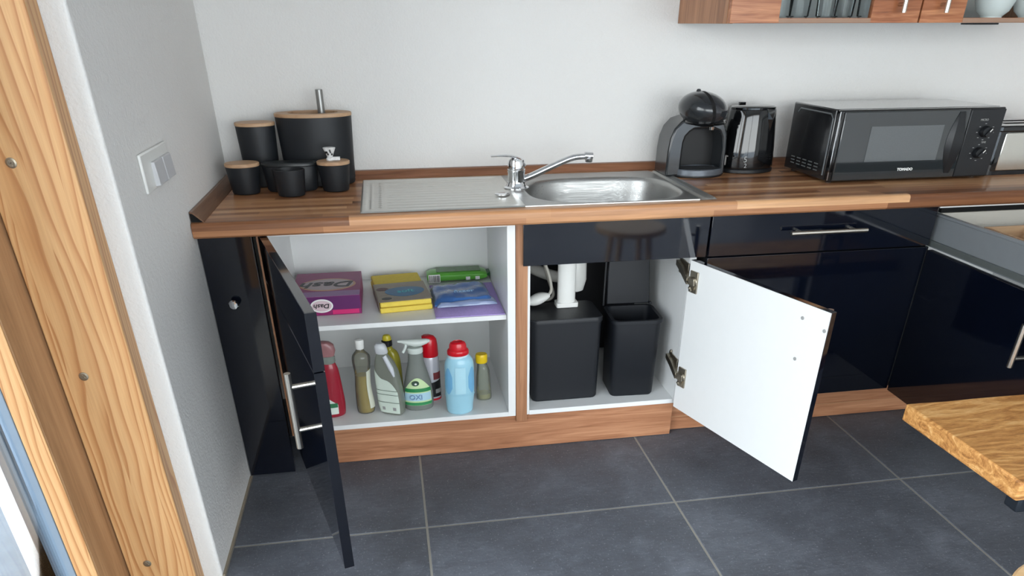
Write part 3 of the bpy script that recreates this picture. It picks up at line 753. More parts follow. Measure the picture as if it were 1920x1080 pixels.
# ============================================================ UPPER CABINET
uc = thing('wall_cabinet', 'walnut wall cabinet with two glass-paned doors', 'cabinet', (2.33, -.2, 1.395))
UZ0, UZ1 = 1.398, 2.05
def frame_ring(x0, x1, g0, g1, z0, z1, h0, h1, y0, y1):
    o = [(x0, z0), (x1, z0), (x1, z1), (x0, z1)]; i = [(g0, h0), (g1, h0), (g1, h1), (g0, h1)]
    vs = [(p[0], y, p[1]) for y in (y0, y1) for p in o+i]; fs = []
    for k in range(4):
        m = (k+1) % 4
        fs += [(k, m, 4+m, 4+k), (8+k, 12+k, 12+m, 8+m), (k, 8+k, 8+m, m), (4+k, 4+m, 12+m, 12+k)]
    return B().add(vs, fs)
mk('side_panel', B().box(1.675, 1.697, -.428, -.002, UZ0, UZ1), WAL_Z, uc, bev=.001)
mk('side_panel', B().box(2.97, 2.99, -.428, -.002, UZ0, UZ1), WAL_Z, uc)
mk('bottom_panel', B().box(1.697, 2.97, -.428, -.002, UZ0+.001, UZ0+.013), WHITE, uc)
mk('back_panel', B().box(1.697, 2.97, -.012, -.002, UZ0, UZ1), plain('grey_cabinet_back', (206, 206, 204), .6), uc)
mk('top_panel', B().box(1.675, 2.99, -.428, -.002, UZ1, UZ1+.018), WHITE, uc)
mk('partition', B().box(2.318, 2.336, -.426, -.012, UZ0+.013, UZ1), WHITE, uc)
for (a, b_, g0, g1, hx) in ((1.676, 2.325, 1.840, 2.156, 2.246), (2.331, 2.988, 2.487, 2.840, 2.397)):
    dd = mk('door', frame_ring(a, b_, g0, g1, UZ0+.001, 2.06, UZ0+.015, 1.98, -.450, -.430), WAL_UP, uc, bev=.001)
    mk('edge_strip', B().box(g0, g1, -.4508, -.4502, UZ0+.002, UZ0+.014), plain('pale_walnut_edge', (150, 120, 100), .5, var=.1), dd)
    mk('glass_pane', B().box(g0, g1, -.442, -.438, UZ0+.015, 1.98), m_glass('cabinet_glass', (.95, .97, .97), .12), dd)
    hb = B(); bar_handle(hb, Matrix.Translation((0, -.45, 0)), hx, hx, 1.427, 1.58, .03, .0075, 1.45, 1.55)
    mk('handle', hb, NICKEL, dd, smooth=True)
mk('under_light', B().box(2.60, 2.70, -.36, -.30, UZ0-.005, UZ0), DKPL, uc, bev=.001, label='dark under-cabinet light')
# drinking glasses and bowls
first = None
ZS = UZ0+.0132
n = 0
GL = [('first', 1.905, -.33), ('second', 1.985, -.30), ('third', 2.065, -.33), ('fourth', 2.145, -.30), ('fifth', 2.215, -.33)]
for (word, x, y) in GL:
    lab = {'first': 'leftmost clear drinking glass behind the left cabinet pane', 'second': 'second clear drinking glass from the left in the wall cabinet', 'third': 'middle clear drinking glass in the wall cabinet', 'fourth': 'fourth clear drinking glass from the left in the wall cabinet', 'fifth': 'rightmost clear drinking glass, by the middle cabinet stile'}[word]
    if first is None:
        first = thing('drinking_glass', lab, 'glass', (x, y, ZS), 'drinking glasses in the wall cabinet')
        mk('bowl', B().lathe([(.030, ZS+.005), (.033, ZS+.008), (.038, ZS+.12)], (x, y), 1, .85, 28, cap1=False), TUMB, first, smooth=True)
        mk('foot', B().lathe([(.028, ZS+.0008), (.029, ZS+.004)], (x, y), 1, .85, 24), TUMB, first, smooth=True)
    else:
        c = first.copy(); COL.objects.link(c); c.location = (x, y, ZS); c['label'] = lab
        for ch in first.children:
            d = ch.copy(); COL.objects.link(d); d.parent = c
bfirst = None
for (lab, x, y, s_) in (('stacked white bowl standing beside the right cabinet stile', 2.565, -.26, .8), ('white ceramic bowl in the middle of the right cabinet pane', 2.735, -.27, 1.0), ('rightmost white ceramic bowl in the wall cabinet', 2.895, -.26, 1.0)):
    pts = [(.030, 0), (.034, .002), (.034, .006), (.052, .022), (.064, .052), (.066, .062), (.0635, .062), (.049, .026), (.02, .012)]
    if bfirst is None:
        me_b = B().lathe([(r*1.05, z) for r, z in pts], (0, 0), 1, .85, 36)
        o = mk('bowl', me_b, CERAM, None, smooth=True, loc=(0, 0, 0)); bfirst = o
    else:
        o = bfirst.copy(); COL.objects.link(o)
    o.location = (x, y, ZS); o.scale = (s_, s_, s_)
    tag(o, lab, 'bowl', 'white bowls in the wall cabinet')

# ============================================================ BINS AND PIPES IN SINK CABINET
def rbox_loop(cx, cy, w, d, z, r, M=None): cx += .005; return [(p[0], p[1], z) for p in rr(cx-w/2, cx+w/2, cy-d/2, cy+d/2, r, 4)]
bl = thing('waste_bin', 'closed black waste bin with flat lid, left in sink cabinet', 'bin', (1.16, -.44, .163))
Ls = [rbox_loop(1.166, -.445, .246, .165, .1635, .02), rbox_loop(1.166, -.445, .254, .175, .170, .024), rbox_loop(1.164, -.445, .264, .182, .470, .026)]
mk('body', B().loops(Ls), BINM, bl, smooth=True)
Ls = [rbox_loop(1.164, -.445, .270, .188, .4705, .026), rbox_loop(1.164, -.445, .272, .190, .485, .027), rbox_loop(1.164, -.445, .266, .184, .490, .025)]
mk('lid', B().loops(Ls), BINM, bl, smooth=True)
b2 = thing('waste_bin', 'open black waste bin with raised lid, right in sink cabinet', 'bin', (1.44, -.46, .163))
Mr = T(1.436, -.462, 0, rz=-3)
def rl(w, d, z, r, ox=0, oy=0): return [(p[0]+ox, p[1]+oy, z) for p in rr(-w/2, w/2, -d/2, d/2, r, 4)]
Ls = [rl(.160, .150, .1635, .02), rl(.168, .158, .170, .024), rl(.182, .172, .455, .028), rl(.192, .180, .457, .030), rl(.192, .180, .470, .030), rl(.168, .156, .470, .022), rl(.152, .142, .19, .02)]
mk('body', B().loops(Ls, M=Mr), BINM, b2, smooth=True)
mk('lid', B().loops([[(-.080, .088, .474), (.088, .088, .474), (.088, .096, .474), (-.080, .096, .474)], [(-.080, .094, .60), (.080, .094, .60), (.080, .104, .60), (-.080, .104, .60)], [(-.076, .097, .668), (.074, .097, .668), (.074, .106, .668), (-.076, .106, .668)]], M=Mr), BINM, b2, bev=.003, label='raised bin lid leaning back')
mk('hinge_pin', B().tube([(-.092, .088, .470), (-.090, .094, .55), (-.088, .098, .64)], .004, 8, M=Mr).lathe([(.006, 0), (.006, .01)], M=Mr @ T(.088, .082, .478, rx=90), seg=12), DKPL, b2, smooth=True)
rl_ = thing('white_tube', 'upright white plastic tube on the closed bin lid', 'tube', (1.20, -.40, .490))
mk('foot', B().prism(rr(1.154, 1.236, -.425, -.375, .008), 'z', .4905, .508), WHITEP, rl_, bev=.002)
mk('column', B().lathe([(.034, .508), (.034, .700), (.030, .702)], (1.194, -.400), 1, .7, 28), WHITEP, rl_, smooth=True)
dp = thing('drain_pipe', 'grey white sink drain pipes behind the bins', 'pipe', (1.2, -.25, .55))
mk('trap', B().lathe([(.034, .760), (.034, .74), (.028, .735), (.028, .64), (.044, .62), (.046, .54), (.035, .50), (.012, .49)], (1.262, -.25), 1, .8, 28), WHITEP, dp, smooth=True)
P = smooth_path([(1.262, -.25, .56), (1.20, -.22, .545), (1.13, -.18, .56), (1.10, -.12, .57), (1.10, -.062, .575)], 5)
mk('outlet_pipe', B().tube(P, .022, 16), plain('grey_pvc', (176, 174, 168), .5), dp, smooth=True)
P = smooth_path([(1.125, -.30, .72), (1.130, -.31, .62), (1.146, -.32, .56), (1.160, -.33, .515), (1.145, -.335, .497), (1.11, -.335, .497)], 6)
mk('hose', B().tube(P, .0065, 12), plain('grey_hose', (150, 146, 138), .5), dp, smooth=True)
for x in (1.40,):
    P = smooth_path([(1.335, -.16, .76), (1.33, -.16, .68), (1.325, -.15, .60), (1.32, -.10, .52), (1.32, -.062, .50)], 5)
    mk('supply_hose', B().tube(P, .007, 10), STEEL, dp, smooth=True)
ld = thing('ladle', 'white plastic scoop lying on the closed bin lid', 'scoop', (1.09, -.40, .492))
Ls = []
for i in range(9):
    t = i/8; x = 1.045+.085*t; rr_ = .022*math.sin(math.pi*(.12+.80*t))+.002
    Ls.append([(x, -.405+rr_*1.1*math.cos(2*math.pi*j/16), .5135+.022*t+rr_*.9*math.sin(2*math.pi*j/16)) for j in range(16)])
mk('scoop', B().loops(Ls), WHITEP, ld, smooth=True)
mk('grip', B().tube(smooth_path([(1.120, -.400, .528), (1.140, -.385, .55), (1.135, -.36, .60), (1.115, -.33, .66)], 4), .0055, 10), plain('pale_grip', (190, 186, 176), .5), ld, smooth=True)

# ============================================================ SHELF GOODS
ZSH = .5303
def quad(x0, x1, y0, y1, z, th=.0006): return B().box(x0, x1, y0, y1, z, z+th)
def ell(cx, cy, rx, ry, axis, t0, t1, n=36): return B().prism([(cx+rx*math.cos(2*math.pi*k/n), cy+ry*math.sin(2*math.pi*k/n)) for k in range(n)], axis, t0, t1)
dash = thing('detergent_box', 'purple and pink detergent carton on the left of the shelf', 'box', (.345, -.33, ZSH))
x0, x1, y0, y1, zt = .215, .450, -.464, -.185, .597
PURP = plain('carton_magenta', (138, 34, 98), .4, var=.1); PURD = plain('carton_purple', (92, 28, 92), .4, var=.1); PINK = plain('carton_pink', (205, 42, 112), .4, var=.05)
SILV = plain('carton_silver', (178, 160, 164), .35, var=.12, scale=60)
mk('carton', B().box(x0, x1, y0, y1, ZSH, zt), PURP, dash, bev=.0015)
mk('printed_band', quad(x0+.001, x1-.001, y0+.001, y0+.055, zt), plain('lilac_band', (150, 110, 160), .4, var=.15), dash)
mk('printed_band', B().box(x0+.001, x1-.001, y0-.0006, y0, .550, zt-.001), PURD, dash)
mk('printed_patch', B().box(.352, x1-.008, y0-.0009, y0, .5335, .5485), PINK, dash)
mk('printed_oval', ell(.335, -.332, .098, .070, 'z', zt, zt+.0007), plain('gold_oval', (196, 150, 120), .4), dash)
mk('printed_oval', ell(.335, -.332, .090, .060, 'z', zt+.0007, zt+.0010), SILV, dash)
text('lettering', 'Dash', .082, T(.335, -.332, zt+.0016, rz=180), INK, dash, sx=1.12, shear=.25, bold=.0012)
mk('printed_badge', ell(.318, .565, .038, .024, 'y', y0-.0016, y0-.0009), PRINTW, dash)
mk('printed_badge', ell(.318, .565, .033, .019, 'y', y0-.0019, y0-.0016), plain('badge_rose', (214, 190, 196), .4), dash)
text('lettering', 'Dash', .022, T(.318, y0-.0024, .565, rx=90) @ Matrix.Rotation(math.pi, 4, 'Z'), INK, dash, sx=1.2, shear=.2, bold=.0004)

YEL = plain('sponge_yellow', (226, 200, 84), .8, var=.1, scale=60)
sg = thing('sponge_pack', 'wrapped pack of yellow sponge cloths with blue label', 'sponge pack', (.58, -.31, ZSH))
Ms = T(.588, -.31, 0, rz=6)
mk('cloth_stack', B().box(-.092, .092, -.165, .165, ZSH, .549, M=Ms).box(-.090, .090, -.160, .163, .5495, .568, M=Ms), YEL, sg, bev=.005, seg=3)
mk('wrapper', B().box(-.0925, .0925, -.158, .045, .5684, .5698, M=Ms).box(-.0945, -.0932, -.160, .045, .534, .5695, M=Ms), plain('brown_wrapper', (132, 118, 100), .4, var=.25, scale=40), sg)
bb = B().prism([(.010+.070*math.cos(2*math.pi*k/30)*(1+.15*math.sin(2*math.pi*k/30)), -.062+.052*math.sin(2*math.pi*k/30)) for k in range(30)], 'z', .5699, .5706, M=Ms)
mk('printed_label', bb, plain('label_blue', (24, 98, 140), .4, var=.2, scale=30), sg, label='blue printed label')
text('lettering', 'soft', .040, Ms @ T(.012, -.060, .5711), plain('teal_print', (84, 170, 180), .5), sg, bold=.0005)
mk('printed_spot', B().prism([(-.062+.018*math.cos(2*math.pi*k/20), -.125+.012*math.sin(2*math.pi*k/20)) for k in range(20)], 'z', .5699, .5705, M=Ms), INK, sg)
mk('printed_spot', B().prism([(-.066+.022*math.cos(2*math.pi*k/20), -.02+.018*math.sin(2*math.pi*k/20)) for k in range(20)], 'z', .5699, .5705, M=Ms), plain('maroon_print', (84, 50, 48), .5), sg)

def soft_slab(x0, x1, y0, y1, z0, z1, amp=.002, nx=16, ny=12, M=None, seed=1, round_=.012):
    rnd = random.Random(seed); b = B(); vs = []; fs = []
    ph = [rnd.uniform(0, 6.28) for _ in range(6)]
    for i in range(nx+1):
        for j in range(ny+1):
            u, v = i/nx, j/ny; e = min(u*(x1-x0), (1-u)*(x1-x0), v*(y1-y0), (1-v)*(y1-y0))
            k = min(1, e/round_); k = math.sqrt(max(0, 1-(1-k)**2))
            z = z0+(z1-z0)*(.25+.75*k)+amp*(math.sin(9*u+ph[0]+4*v)+math.sin(14*v+ph[1]-5*u)+.6*math.sin(23*u+17*v+ph[2]))*k
            vs.append((x0+(x1-x0)*u, y0+(y1-y0)*v, z))
    m = len(vs)
    vs += [(x0+(x1-x0)*i/nx, y0+(y1-y0)*j/ny, z0) for i in range(nx+1) for j in range(ny+1)]
    for i in range(nx):
        for j in range(ny):
            a = i*(ny+1)+j; fs += [(a, a+ny+1, a+ny+2, a+1), (m+a, m+a+1, m+a+ny+2, m+a+ny+1)]
    for i in range(nx):
        a = i*(ny+1); fs.append((a, m+a, m+a+ny+1, a+ny+1)); a = i*(ny+1)+ny; fs.append((a, a+ny+1, m+a+ny+1, m+a))
    for j in range(ny):
        a = j; fs.append((a, a+1, m+a+1, m+a)); a = nx*(ny+1)+j; fs.append((a, m+a, m+a+1, a+1))
    return b.add(vs, fs, M)
pp = thing('cloth_pack', 'lilac microfibre cloth pack with blue sleeve on shelf front', 'cloth pack', (.81, -.39, ZSH))
LIL = plain('lilac_microfibre', (168, 148, 204), .85, var=.18, scale=150)
mk('cloth', soft_slab(.700, .940, -.560, -.205, ZSH, .541, .0012, seed=3), LIL, pp, smooth=True)
Mb = T(.808, -.385, 0, rz=2)
mk('sleeve', soft_slab(-.108, .102, -.088, .105, .5425, .566, .0022, M=Mb, seed=5, round_=.03), plain('sleeve_blue', (56, 98, 158), .25, coat=.4, var=.3, scale=9), pp, smooth=True, label='crumpled glossy blue sleeve')
mk('sleeve_fold', soft_slab(-.100, .112, -.102, -.048, .5425, .556, .0016, M=Mb, seed=8, round_=.012), plain('sleeve_greyblue', (132, 146, 178), .25, coat=.4, var=.3, scale=14), pp, smooth=True)
text('lettering', 'fizzer', .034, Mb @ T(.004, -.028, .5735), plain('pale_blue_print', (150, 190, 226), .5), pp, bold=.0004)

gp = thing('wipes_pack', 'green packet of wipes with barcode at the shelf back', 'packet', (.83, -.14, ZSH))
GRN = plain('packet_green', (92, 168, 60), .3, coat=.3, var=.1)
Mg = T(.812, -.135, 0) @ Matrix.Diagonal((.93, 1, 1, 1))
secs = []
for i in range(13):
    u = i/12; x = -.125+.25*u; k = min(1, .55+min(u, 1-u)*5)
    secs.append([(x, .045*math.cos(a)*(.85+.15*k) if True else 0, .5505+.0195*k*math.copysign(abs(math.sin(a))**.6, math.sin(a))) for a in [2*math.pi*j/24 for j in range(24)]])
mk('packet', B().loops(secs, M=Mg), GRN, gp, smooth=True)
mk('printed_top', B().box(-.085, .100, -.028, .030, .5690, .5712, M=Mg), plain('packet_dark_print', (92, 122, 84), .4, var=.5, scale=55), gp, bev=.0005)
bcb = B().box(-.120, -.072, -.0475, -.0445, .5345, .5655, M=Mg); mk('barcode_field', bcb, PRINTW, gp, bev=.0005)
bc = B(); xx = -.117
while xx < -.077:
    ww = random.choice((.0012, .002, .003)); bc.box(xx, xx+ww, -.0482, -.0476, .537, .563, M=Mg); xx += ww+random.choice((.0015, .0025))
mk('barcode', bc, INK, gp)
mk('end_seal', B().loops([[(.122, -.03, .553), (.122, .03, .553), (.122, .03, .549), (.122, -.03, .549)], [(.140, -.022, .560), (.140, .022, .560), (.140, .022, .544), (.140, -.022, .544)]], M=Mg), plain('seal_dark_green', (34, 84, 44), .4), gp)
for x in (.045, .085): mk('printed_spot', B().box(x-.010, x+.008, -.0468, -.0445, .540, .552, M=Mg), PRINTW, gp)

# ============================================================ BOTTLES
ZB = .1632
def secs_interp(secs, z):
    S_ = sorted(secs)
    if z <= S_[0][0]: return S_[0]
    for a, b_ in zip(S_, S_[1:]):
        if z <= b_[0]:
            t = (z-a[0])/(b_[0]-a[0]); return tuple(a[i]+(b_[i]-a[i])*t for i in range(3))
    return S_[-1]
def smooth_secs(secs, n=4):
    S_ = sorted(secs); P = smooth_path([Vector((s[0], s[1], s[2])) for s in S_], n)
    return [(p.x, p.y, p.z) for p in P]
def sect_loop(z, cx, rx, cy, ryf, n=2.0, seg=36, rot=0, off=0, a0=0, a1=None):
    pts = []
    for j in range(seg if a1 is None else seg+1):
        a = 2*math.pi*j/seg if a1 is None else a0+(a1-a0)*j/seg
        c, s_ = math.cos(a), math.sin(a)
        x = math.copysign(abs(c)**(2/n), c)*(rx+off); y = math.copysign(abs(s_)**(2/n), s_)*(rx*ryf+off)
        pts.append((cx+x*math.cos(rot)-y*math.sin(rot), cy+x*math.sin(rot)+y*math.cos(rot), z))
    return pts
def loft(secs, cy, ryf=.8, n=2.0, rot=0, zlo=None, zhi=None, off=0, sm=True):
    SS = smooth_secs(secs) if sm else sorted(secs)
    if zlo is not None: SS = [secs_interp(secs, zlo)[:0] or (zlo,)+tuple(secs_interp(SS, zlo)[1:])]+[s for s in SS if zlo < s[0] < (zhi or 9)]
    if zhi is not None: SS = [s for s in SS if s[0] < zhi]+[(zhi,)+tuple(secs_interp(SS, zhi)[1:])]
    return B().loops([sect_loop(s[0], s[1], max(s[2]+off, .001), cy, ryf, n, rot=rot) for s in SS])
def patch(secs, cy, ryf, n, rot, a0, a1, zlo, zhi, off=.0012, seg=20, nz=10):
    """label following the bottle surface; zlo/zhi may be functions of u in 0..1"""
    SS = smooth_secs(secs); vs = []; fs = []
    for j in range(seg+1):
        u = j/seg; a = a0+(a1-a0)*u
        lo = zlo(u) if callable(zlo) else zlo; hi = zhi(u) if callable(zhi) else zhi
        for i in range(nz+1):
            z = lo+(hi-lo)*i/nz; s = secs_interp(SS, z)
            vs.append(sect_loop(z, s[1], s[2], cy, ryf, n, seg=1, rot=rot, off=off, a0=a, a1=a+.001)[0])
    for j in range(seg):
        for i in range(nz):
            k = j*(nz+1)+i; fs.append((k, k+nz+1, k+nz+2, k+1))
    return B().add(vs, fs)
def bottle(name, label, cx, cy): return thing(name, label, 'bottle', (cx, cy, ZB))
def translucent(name, base, rough=.12, tr=.75): return plain(name, base, rough, trans=tr, ior=1.33, coat=.3, var=.05)

# 1 red spray bottle behind the door edge
t = bottle('spray_bottle', 'red spray bottle half hidden behind the left door edge', .305, -.50)
sec = [(ZB, .305, .041), (.170, .305, .048), (.209, .306, .050), (.255, .308, .046), (.298, .310, .041), (.342, .313, .034), (.366, .314, .026), (.372, .315, .024)]
mk('body', loft(sec, -.50, .6), translucent('red_liquid', (176, 44, 62), .2, .3), t, smooth=True)
mk('front_label', patch(sec, -.50, .6, 2, 0, R(200), R(300), .178, lambda u: .215+.07*(1-u)), plain('label_white_green', (214, 224, 214), .5, var=.1), t)
mk('label_band', patch(sec, -.50, .6, 2, 0, R(200), R(298), .205, .222, off=.0018), plain('label_green_band', (40, 110, 70), .5), t)
mk('collar', B().lathe([(.024, .370), (.026, .374), (.026, .392), (.022, .396)], (.315, -.50), 1, .8, 24), plain('clear_grey_collar', (150, 158, 150), .2, trans=.3), t, smooth=True)
hb = B().loops([sect_loop(z, cx, rx, -.50, .6, 2.6) for z, cx, rx in ((.396, .316, .024), (.415, .318, .028), (.436, .312, .030), (.446, .304, .026), (.450, .300, .015))])
hb.box(.255, .30, -.507, -.493, .428, .442)
mk('spray_head', hb, plain('spray_head_redgrey', (170, 120, 122), .3, trans=.2, var=.4, scale=25), t, smooth=True)
mk('trigger', B().tube([(.29, -.50, .425), (.282, -.50, .395), (.288, -.50, .372)], .005, 8), WHITEP, t, smooth=True)

# 2 clear dish soap bottle
t = bottle('soap_bottle', 'clear bottle half full of yellow dish soap, white cap', .43, -.495)
sec = [(ZB, .427, .026), (.168, .427, .031), (.197, .427, .033), (.265, .425, .0285), (.318, .428, .0275), (.361, .429, .032), (.385, .430, .031), (.400, .429, .020), (.408, .429, .014), (.414, .429, .0125)]
mk('shell', loft(sec, -.495, .8), m_thin('clear_grey_plastic', (212, 212, 200), .14), t, smooth=True)
mk('liquid', loft(sec, -.495, .8, zlo=.168, zhi=.312, off=-.0025), plain('olive_liquid', (200, 172, 36), .15, var=.06), t, smooth=True)
mk('cap', B().lathe([(.0135, .412), (.0150, .416), (.0150, .430), (.0165, .436), (.0155, .446), (.006, .449)], (.430, -.495), 1, .85, 24), WHITEP, t, smooth=True)
mk('back_label', patch(sec, -.495, .8, 2, 0, R(300), R(352), .185, lambda u: .33+.01*u), plain('label_offwhite', (206, 208, 190), .5, var=.05), t)

# 3 grey angled cleaner bottle with white label
t = bottle('cleaner_bottle', 'grey angular cleaner bottle with pale label and tilted white cap', .518, -.52)
sec = [(ZB, .524, .036), (.169, .525, .043), (.202, .524, .047), (.246, .522, .047), (.291, .519, .045), (.336, .515, .041), (.370, .510, .033), (.392, .506, .022), (.402, .505, .017)]
rt = R(-26)
GB = plain('smoke_grey_plastic', (118, 122, 112), .18, coat=.4, var=.05)
mk('body', loft(sec, -.52, .52, 4.2, rt), GB, t, smooth=True)
mk('label', patch(sec, -.52, .52, 4.2, rt, R(196), R(312), .172, lambda u: .348-.090*u**1.6, off=.0015), plain('label_pale_green', (206, 218, 206), .5, var=.05), t, label='pale label with lines')
for zz in (.262, .246, .215):
    mk('printed_line', patch(sec, -.52, .52, 4.2, rt, R(200), R(311), lambda u, q=zz: q, lambda u, q=zz: q+.0022, off=.0022, nz=1), plain('line_green', (88, 104, 92), .5, var=0), t)
for k in (0, 1): mk('printed_icon', patch(sec, -.52, .52, 4.2, rt, R(252+k*22), R(264+k*22), .184, .197, off=.0022, nz=1), GREYPR, t)
cp = B().loops([sect_loop(z, cx, rx, -.52, .75, 2.6) for z, cx, rx in ((.400, .506, .0185), (.404, .505, .022), (.420, .502, .022), (.432, .500, .0195), (.438, .499, .012))])
mk('cap', cp, plain('milky_cap', (205, 208, 212), .3, trans=.2, var=.03), t, smooth=True)
mk('neck_sleeve', B().tube([(.512, -.536, .395), (.532, -.549, .350), (.540, -.550, .320)], [.008, .009, .004], 10), plain('shrink_seal', (196, 200, 206), .3), t, smooth=True)

# 4 green trigger spray
t = bottle('trigger_spray', 'clear spray bottle with green liquid, frog-green label, white trigger', .622, -.495)
sec = [(ZB, .622, .045), (.168, .622, .052), (.203, .622, .055), (.248, .622, .052), (.288, .622, .044), (.316, .622, .037), (.350, .622, .029), (.385, .622, .026)]
mk('shell', loft(sec, -.495, .6), m_thin('grey_clear_plastic', (168, 174, 168), .45), t, smooth=True)
mk('liquid', loft(sec, -.495, .6, zlo=.167, zhi=.262, off=-.0025), plain('green_liquid', (24, 104, 62), .15, var=.05), t, smooth=True)
LG = plain('label_light_green', (196, 220, 168), .5, var=.08)
mk('label', patch(sec, -.495, .6, 2, 0, R(208), R(326), .186, lambda u: .250+.044*math.sin(math.pi*u), off=.0014), LG, t, label='pale green arched label')
mk('label_band', patch(sec, -.495, .6, 2, 0, R(208), R(326), .240, .254, off=.0020), plain('band_green', (36, 130, 72), .5), t)
mk('label_field', patch(sec, -.495, .6, 2, 0, R(208), R(322), .205, .236, off=.0020), plain('field_blue', (170, 205, 220), .5, var=.08), t)
text('lettering', 'OXI', .027, T(.612, -.5315, .2205, rx=90, rz=-3), plain('text_steelblue', (110, 140, 176), .5), t, bold=.0004)
mk('label_base', patch(sec, -.495, .6, 2, 0, R(208), R(326), .187, .199, off=.0022), plain('base_green', (52, 138, 84), .5, var=.1), t)
mk('emblem', B().prism([(.613+.0135*math.cos(2*math.pi*k/20), .275+.0095*math.sin(2*math.pi*k/20)) for k in range(20)], 'y', -.5290, -.5245), plain('emblem_dark', (50, 74, 60), .5), t)
mk('emblem_centre', B().prism([(.614+.0045*math.cos(2*math.pi*k/12), .274+.0035*math.sin(2*math.pi*k/12)) for k in range(12)], 'y', -.5298, -.5291), PRINTW, t)
sh = B()
sh.lathe([(.026, .384), (.028, .387), (.028, .400), (.024, .404)], (.622, -.495), 1, .8, 24)
TW = plain('trigger_white', (214, 222, 216), .3, trans=.1, var=.03)
mk('collar', sh, TW, t, smooth=True)
hb = B().loops([[(x, -.495+wy*math.cos(a), zc+hz*math.sin(a)) for a in [2*math.pi*j/16 for j in range(16)]] for x, zc, hz, wy in
    ((.562, .430, .004, .006), (.575, .429, .006, .008), (.600, .424, .011, .012), (.622, .420, .015, .015), (.645, .421, .013, .014), (.665, .424, .009, .011), (.676, .426, .004, .006))])
mk('spray_head', hb, TW, t, smooth=True, label='white spray head')
mk('trigger', B().tube(smooth_path([(.592, -.495, .424), (.588, -.497, .405), (.578, -.500, .388)], 4), .005, 10), TW, t, smooth=True)

# 5 red-capped spray can
t = bottle('spray_can', 'white aerosol can with red cap behind the trigger spray', .678, -.43)
sec = [(ZB, .677, .028), (.166, .677, .031), (.238, .677, .031), (.330, .677, .031), (.340, .677, .028)]
mk('can', loft(sec, -.43, .84, sm=False), plain('can_white', (205, 205, 212), .25, .2, var=.06), t, smooth=True)
mk('printed_band', patch(sec, -.43, .84, 2, 0, R(230), R(380), .180, lambda u: .235+.02*u, off=.001), INK, t)
mk('printed_patch', patch(sec, -.43, .84, 2, 0, R(290), R(360), .195, .212, off=.0016), GREYPR, t)
mk('printed_patch', patch(sec, -.43, .84, 2, 0, R(280), R(350), .252, .280, off=.0016), plain('print_dark_red', (120, 50, 54), .5, var=.3), t)
mk('foot_ring', patch(sec, -.43, .84, 2, 0, R(180), R(380), .166, .174, off=.0016), plain('print_red', (190, 30, 44), .4), t)
RED = plain('red_cap_plastic', (200, 10, 30), .3, coat=.3, var=.04)
rc = B().loops([sect_loop(z, cx, rx, -.43, .84) for z, cx, rx in ((.3402, .676, .030), (.344, .676, .0315), (.385, .677, .029), (.405, .677, .026), (.416, .674, .021), (.421, .668, .014))])
rc.loops([[(.650, -.436, .410), (.650, -.424, .410), (.650, -.424, .418), (.650, -.436, .418)], [(.676, -.442, .404), (.676, -.418, .404), (.676, -.418, .421), (.676, -.442, .421)]])
mk('cap', rc, RED, t, smooth=True, label='glossy red cap')

# 6 yellow bottle at the back
t = bottle('cleaner_bottle', 'yellow cleaner bottle at the back with black and yellow cap', .536, -.40)
sec = [(ZB, .540, .026), (.17, .540, .030), (.270, .539, .030), (.324, .540, .026), (.352, .537, .021), (.366, .530, .014), (.378, .526, .013)]
mk('body', loft(sec, -.40, .8), plain('yellow_bottle', (176, 168, 60), .2, trans=.3, ior=1.3, coat=.3, var=.1), t, smooth=True)
mk('collar', B().lathe([(.015, .376), (.0195, .379), (.0195, .398), (.016, .401)], (.523, -.40), 1, .85, 24), INK, t, smooth=True)
mk('cap', B().lathe([(.0165, .401), (.0165, .410), (.012, .419), (.005, .421)], (.524, -.40), 1, .85, 24), plain('cap_yellow', (206, 190, 50), .3), t, smooth=True)

# 7 pale blue bottle with red cap
t = bottle('fabric_bottle', 'pale blue bottle with wide red cap, front of the cabinet floor', .77, -.55)
sec = [(ZB, .769, .041), (.170, .769, .047), (.190, .769, .049), (.239, .771, .053), (.300, .772, .0535), (.352, .773, .052), (.374, .773, .046), (.386, .772, .037)]
LB = plain('pale_blue_plastic', (158, 206, 224), .3, coat=.2, var=.03)
mk('body', loft(sec, -.55, .72), LB, t, smooth=True)
mk('neck', B().lathe([(.040, .380), (.0375, .386), (.0365, .394)], (.771, -.55), 1, .74, 32), plain('milky_neck', (196, 212, 220), .35), t, smooth=True)
DBL = plain('grip_blue', (116, 176, 214), .3, var=.04)
for a0, a1 in ((R(196), R(238)), (R(302), R(344))):
    mk('grip', patch(sec, -.55, .72, 2, 0, a0, a1, lambda u: .272-.026*math.sin(math.pi*u), lambda u: .314+.034*math.sin(math.pi*u), off=.0008), DBL, t, label='darker blue grip recess')
mk('shoulder_ridge', patch(sec, -.55, .72, 2, 0, R(250), R(290), .250, .352, off=.0022), plain('ridge_blue', (176, 218, 232), .3), t)
mk('waist_ridge', patch(sec, -.55, .72, 2, 0, R(185), R(355), .238, .243, off=.0022, seg=30), LB, t)
mk('cap', B().lathe([(.0365, .3905), (.0385, .393), (.0385, .404), (.036, .409), (.031, .412), (.030, .426), (.026, .434), (.017, .4385), (.016, .436), (.004, .436)], (.771, -.55), 1, .78, 40), RED, t, smooth=True, label='wide red screw cap')

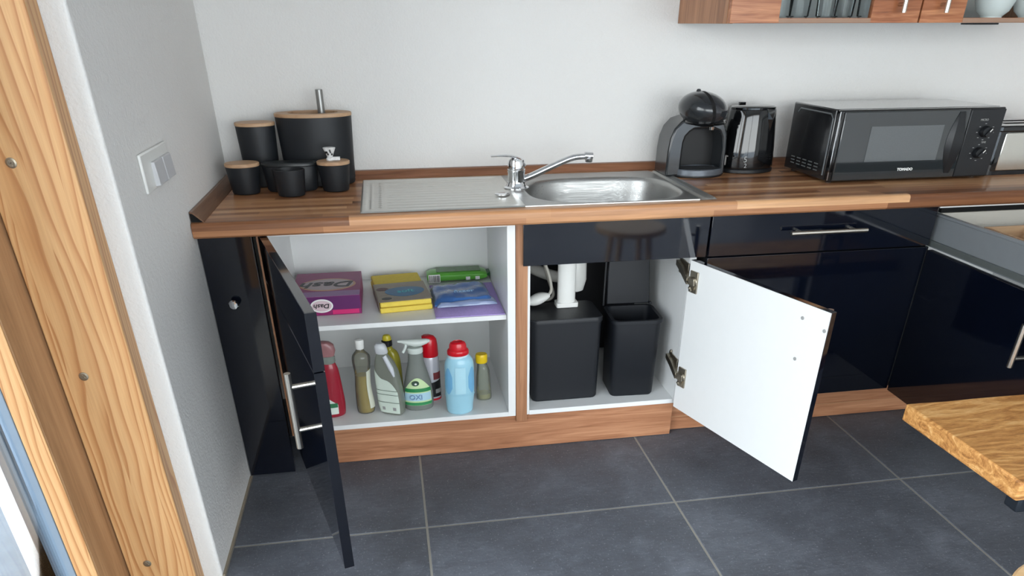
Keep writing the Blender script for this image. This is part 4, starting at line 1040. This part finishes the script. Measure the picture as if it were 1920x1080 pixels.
# 8 little clear bottle with yellow cap
t = bottle('small_bottle', 'small clear glass bottle with yellow cap near divider', .867, -.46)
sec = [(ZB, .870, .023), (.168, .870, .029), (.244, .869, .0265), (.280, .869, .0235), (.300, .866, .019), (.312, .864, .017)]
mk('glass', loft(sec, -.46, .82), m_thin('clear_bottle_glass', (218, 222, 210), .2, .05), t, smooth=True)
mk('cap', B().lathe([(.0205, .312), (.0225, .315), (.0225, .340), (.020, .346), (.006, .347)], (.864, -.46), 1, .84, 28), plain('yellow_cap', (232, 196, 28), .35), t, smooth=True, label='yellow screw cap')
mk('remnant', loft(sec, -.46, .82, zlo=.168, zhi=.186, off=-.0025), plain('remnant_yellow', (196, 186, 110), .2, trans=.3), t, smooth=True)

# ============================================================ BENCH AND STOOL
bn = thing('bench', 'rough mango wood bench with thick seat on dark steel legs', 'bench', (2.7, -1.48, 0))
b = B(); nxs = 26; L0 = []
def ragged(y_, amp, n, x0, x1, seed):
    rnd = random.Random(seed); return [(x0+(x1-x0)*i/n, y_+rnd.uniform(-amp, amp)) for i in range(n+1)]
poly = ragged(-1.272, .0015, 26, 2.003, 3.4, 2)+[(3.40, -1.694)]+ragged(-1.694, .002, 26, 2.016, 3.4, 4)[::-1][1:]
mk('seat', B().prism(poly, 'z', .397, .450), MANGO, bn, bev=.005, seg=2, label='thick rough-sawn mango wood seat')
for x in (2.62, 3.25):
    lb = B().box(x, x+.05, -1.33, -1.28, 0, .397).box(x, x+.05, -1.685, -1.635, 0, .397).box(x, x+.05, -1.635, -1.33, .355, .397).box(x, x+.05, -1.635, -1.33, 0, .03)
    mk('leg_frame', lb, LEGMET, bn, bev=.002)
mk('rail', B().box(2.045, 3.25, -1.684, -1.640, .350, .3965), LEGMET, bn, bev=.006, seg=3, label='dark steel rail under the seat edge')
st = thing('stool', 'light wood round stool at the lower right corner', 'stool', (1.97, -2.17, 0))
mk('seat', B().lathe([(.18, .420), (.190, .424), (.190, .445), (.185, .450)], (1.861, -2.131), 1, 1, 56), LIGHTWOOD, st, smooth=True)
for a in (45, 135, 225, 315):
    mk('leg', B().tube([(1.861+.11*math.cos(R(a)), -2.131+.11*math.sin(R(a)), .42), (1.861+.15*math.cos(R(a)), -2.131+.15*math.sin(R(a)), 0)], [.016, .012], 14), LIGHTWOOD, st, smooth=True)
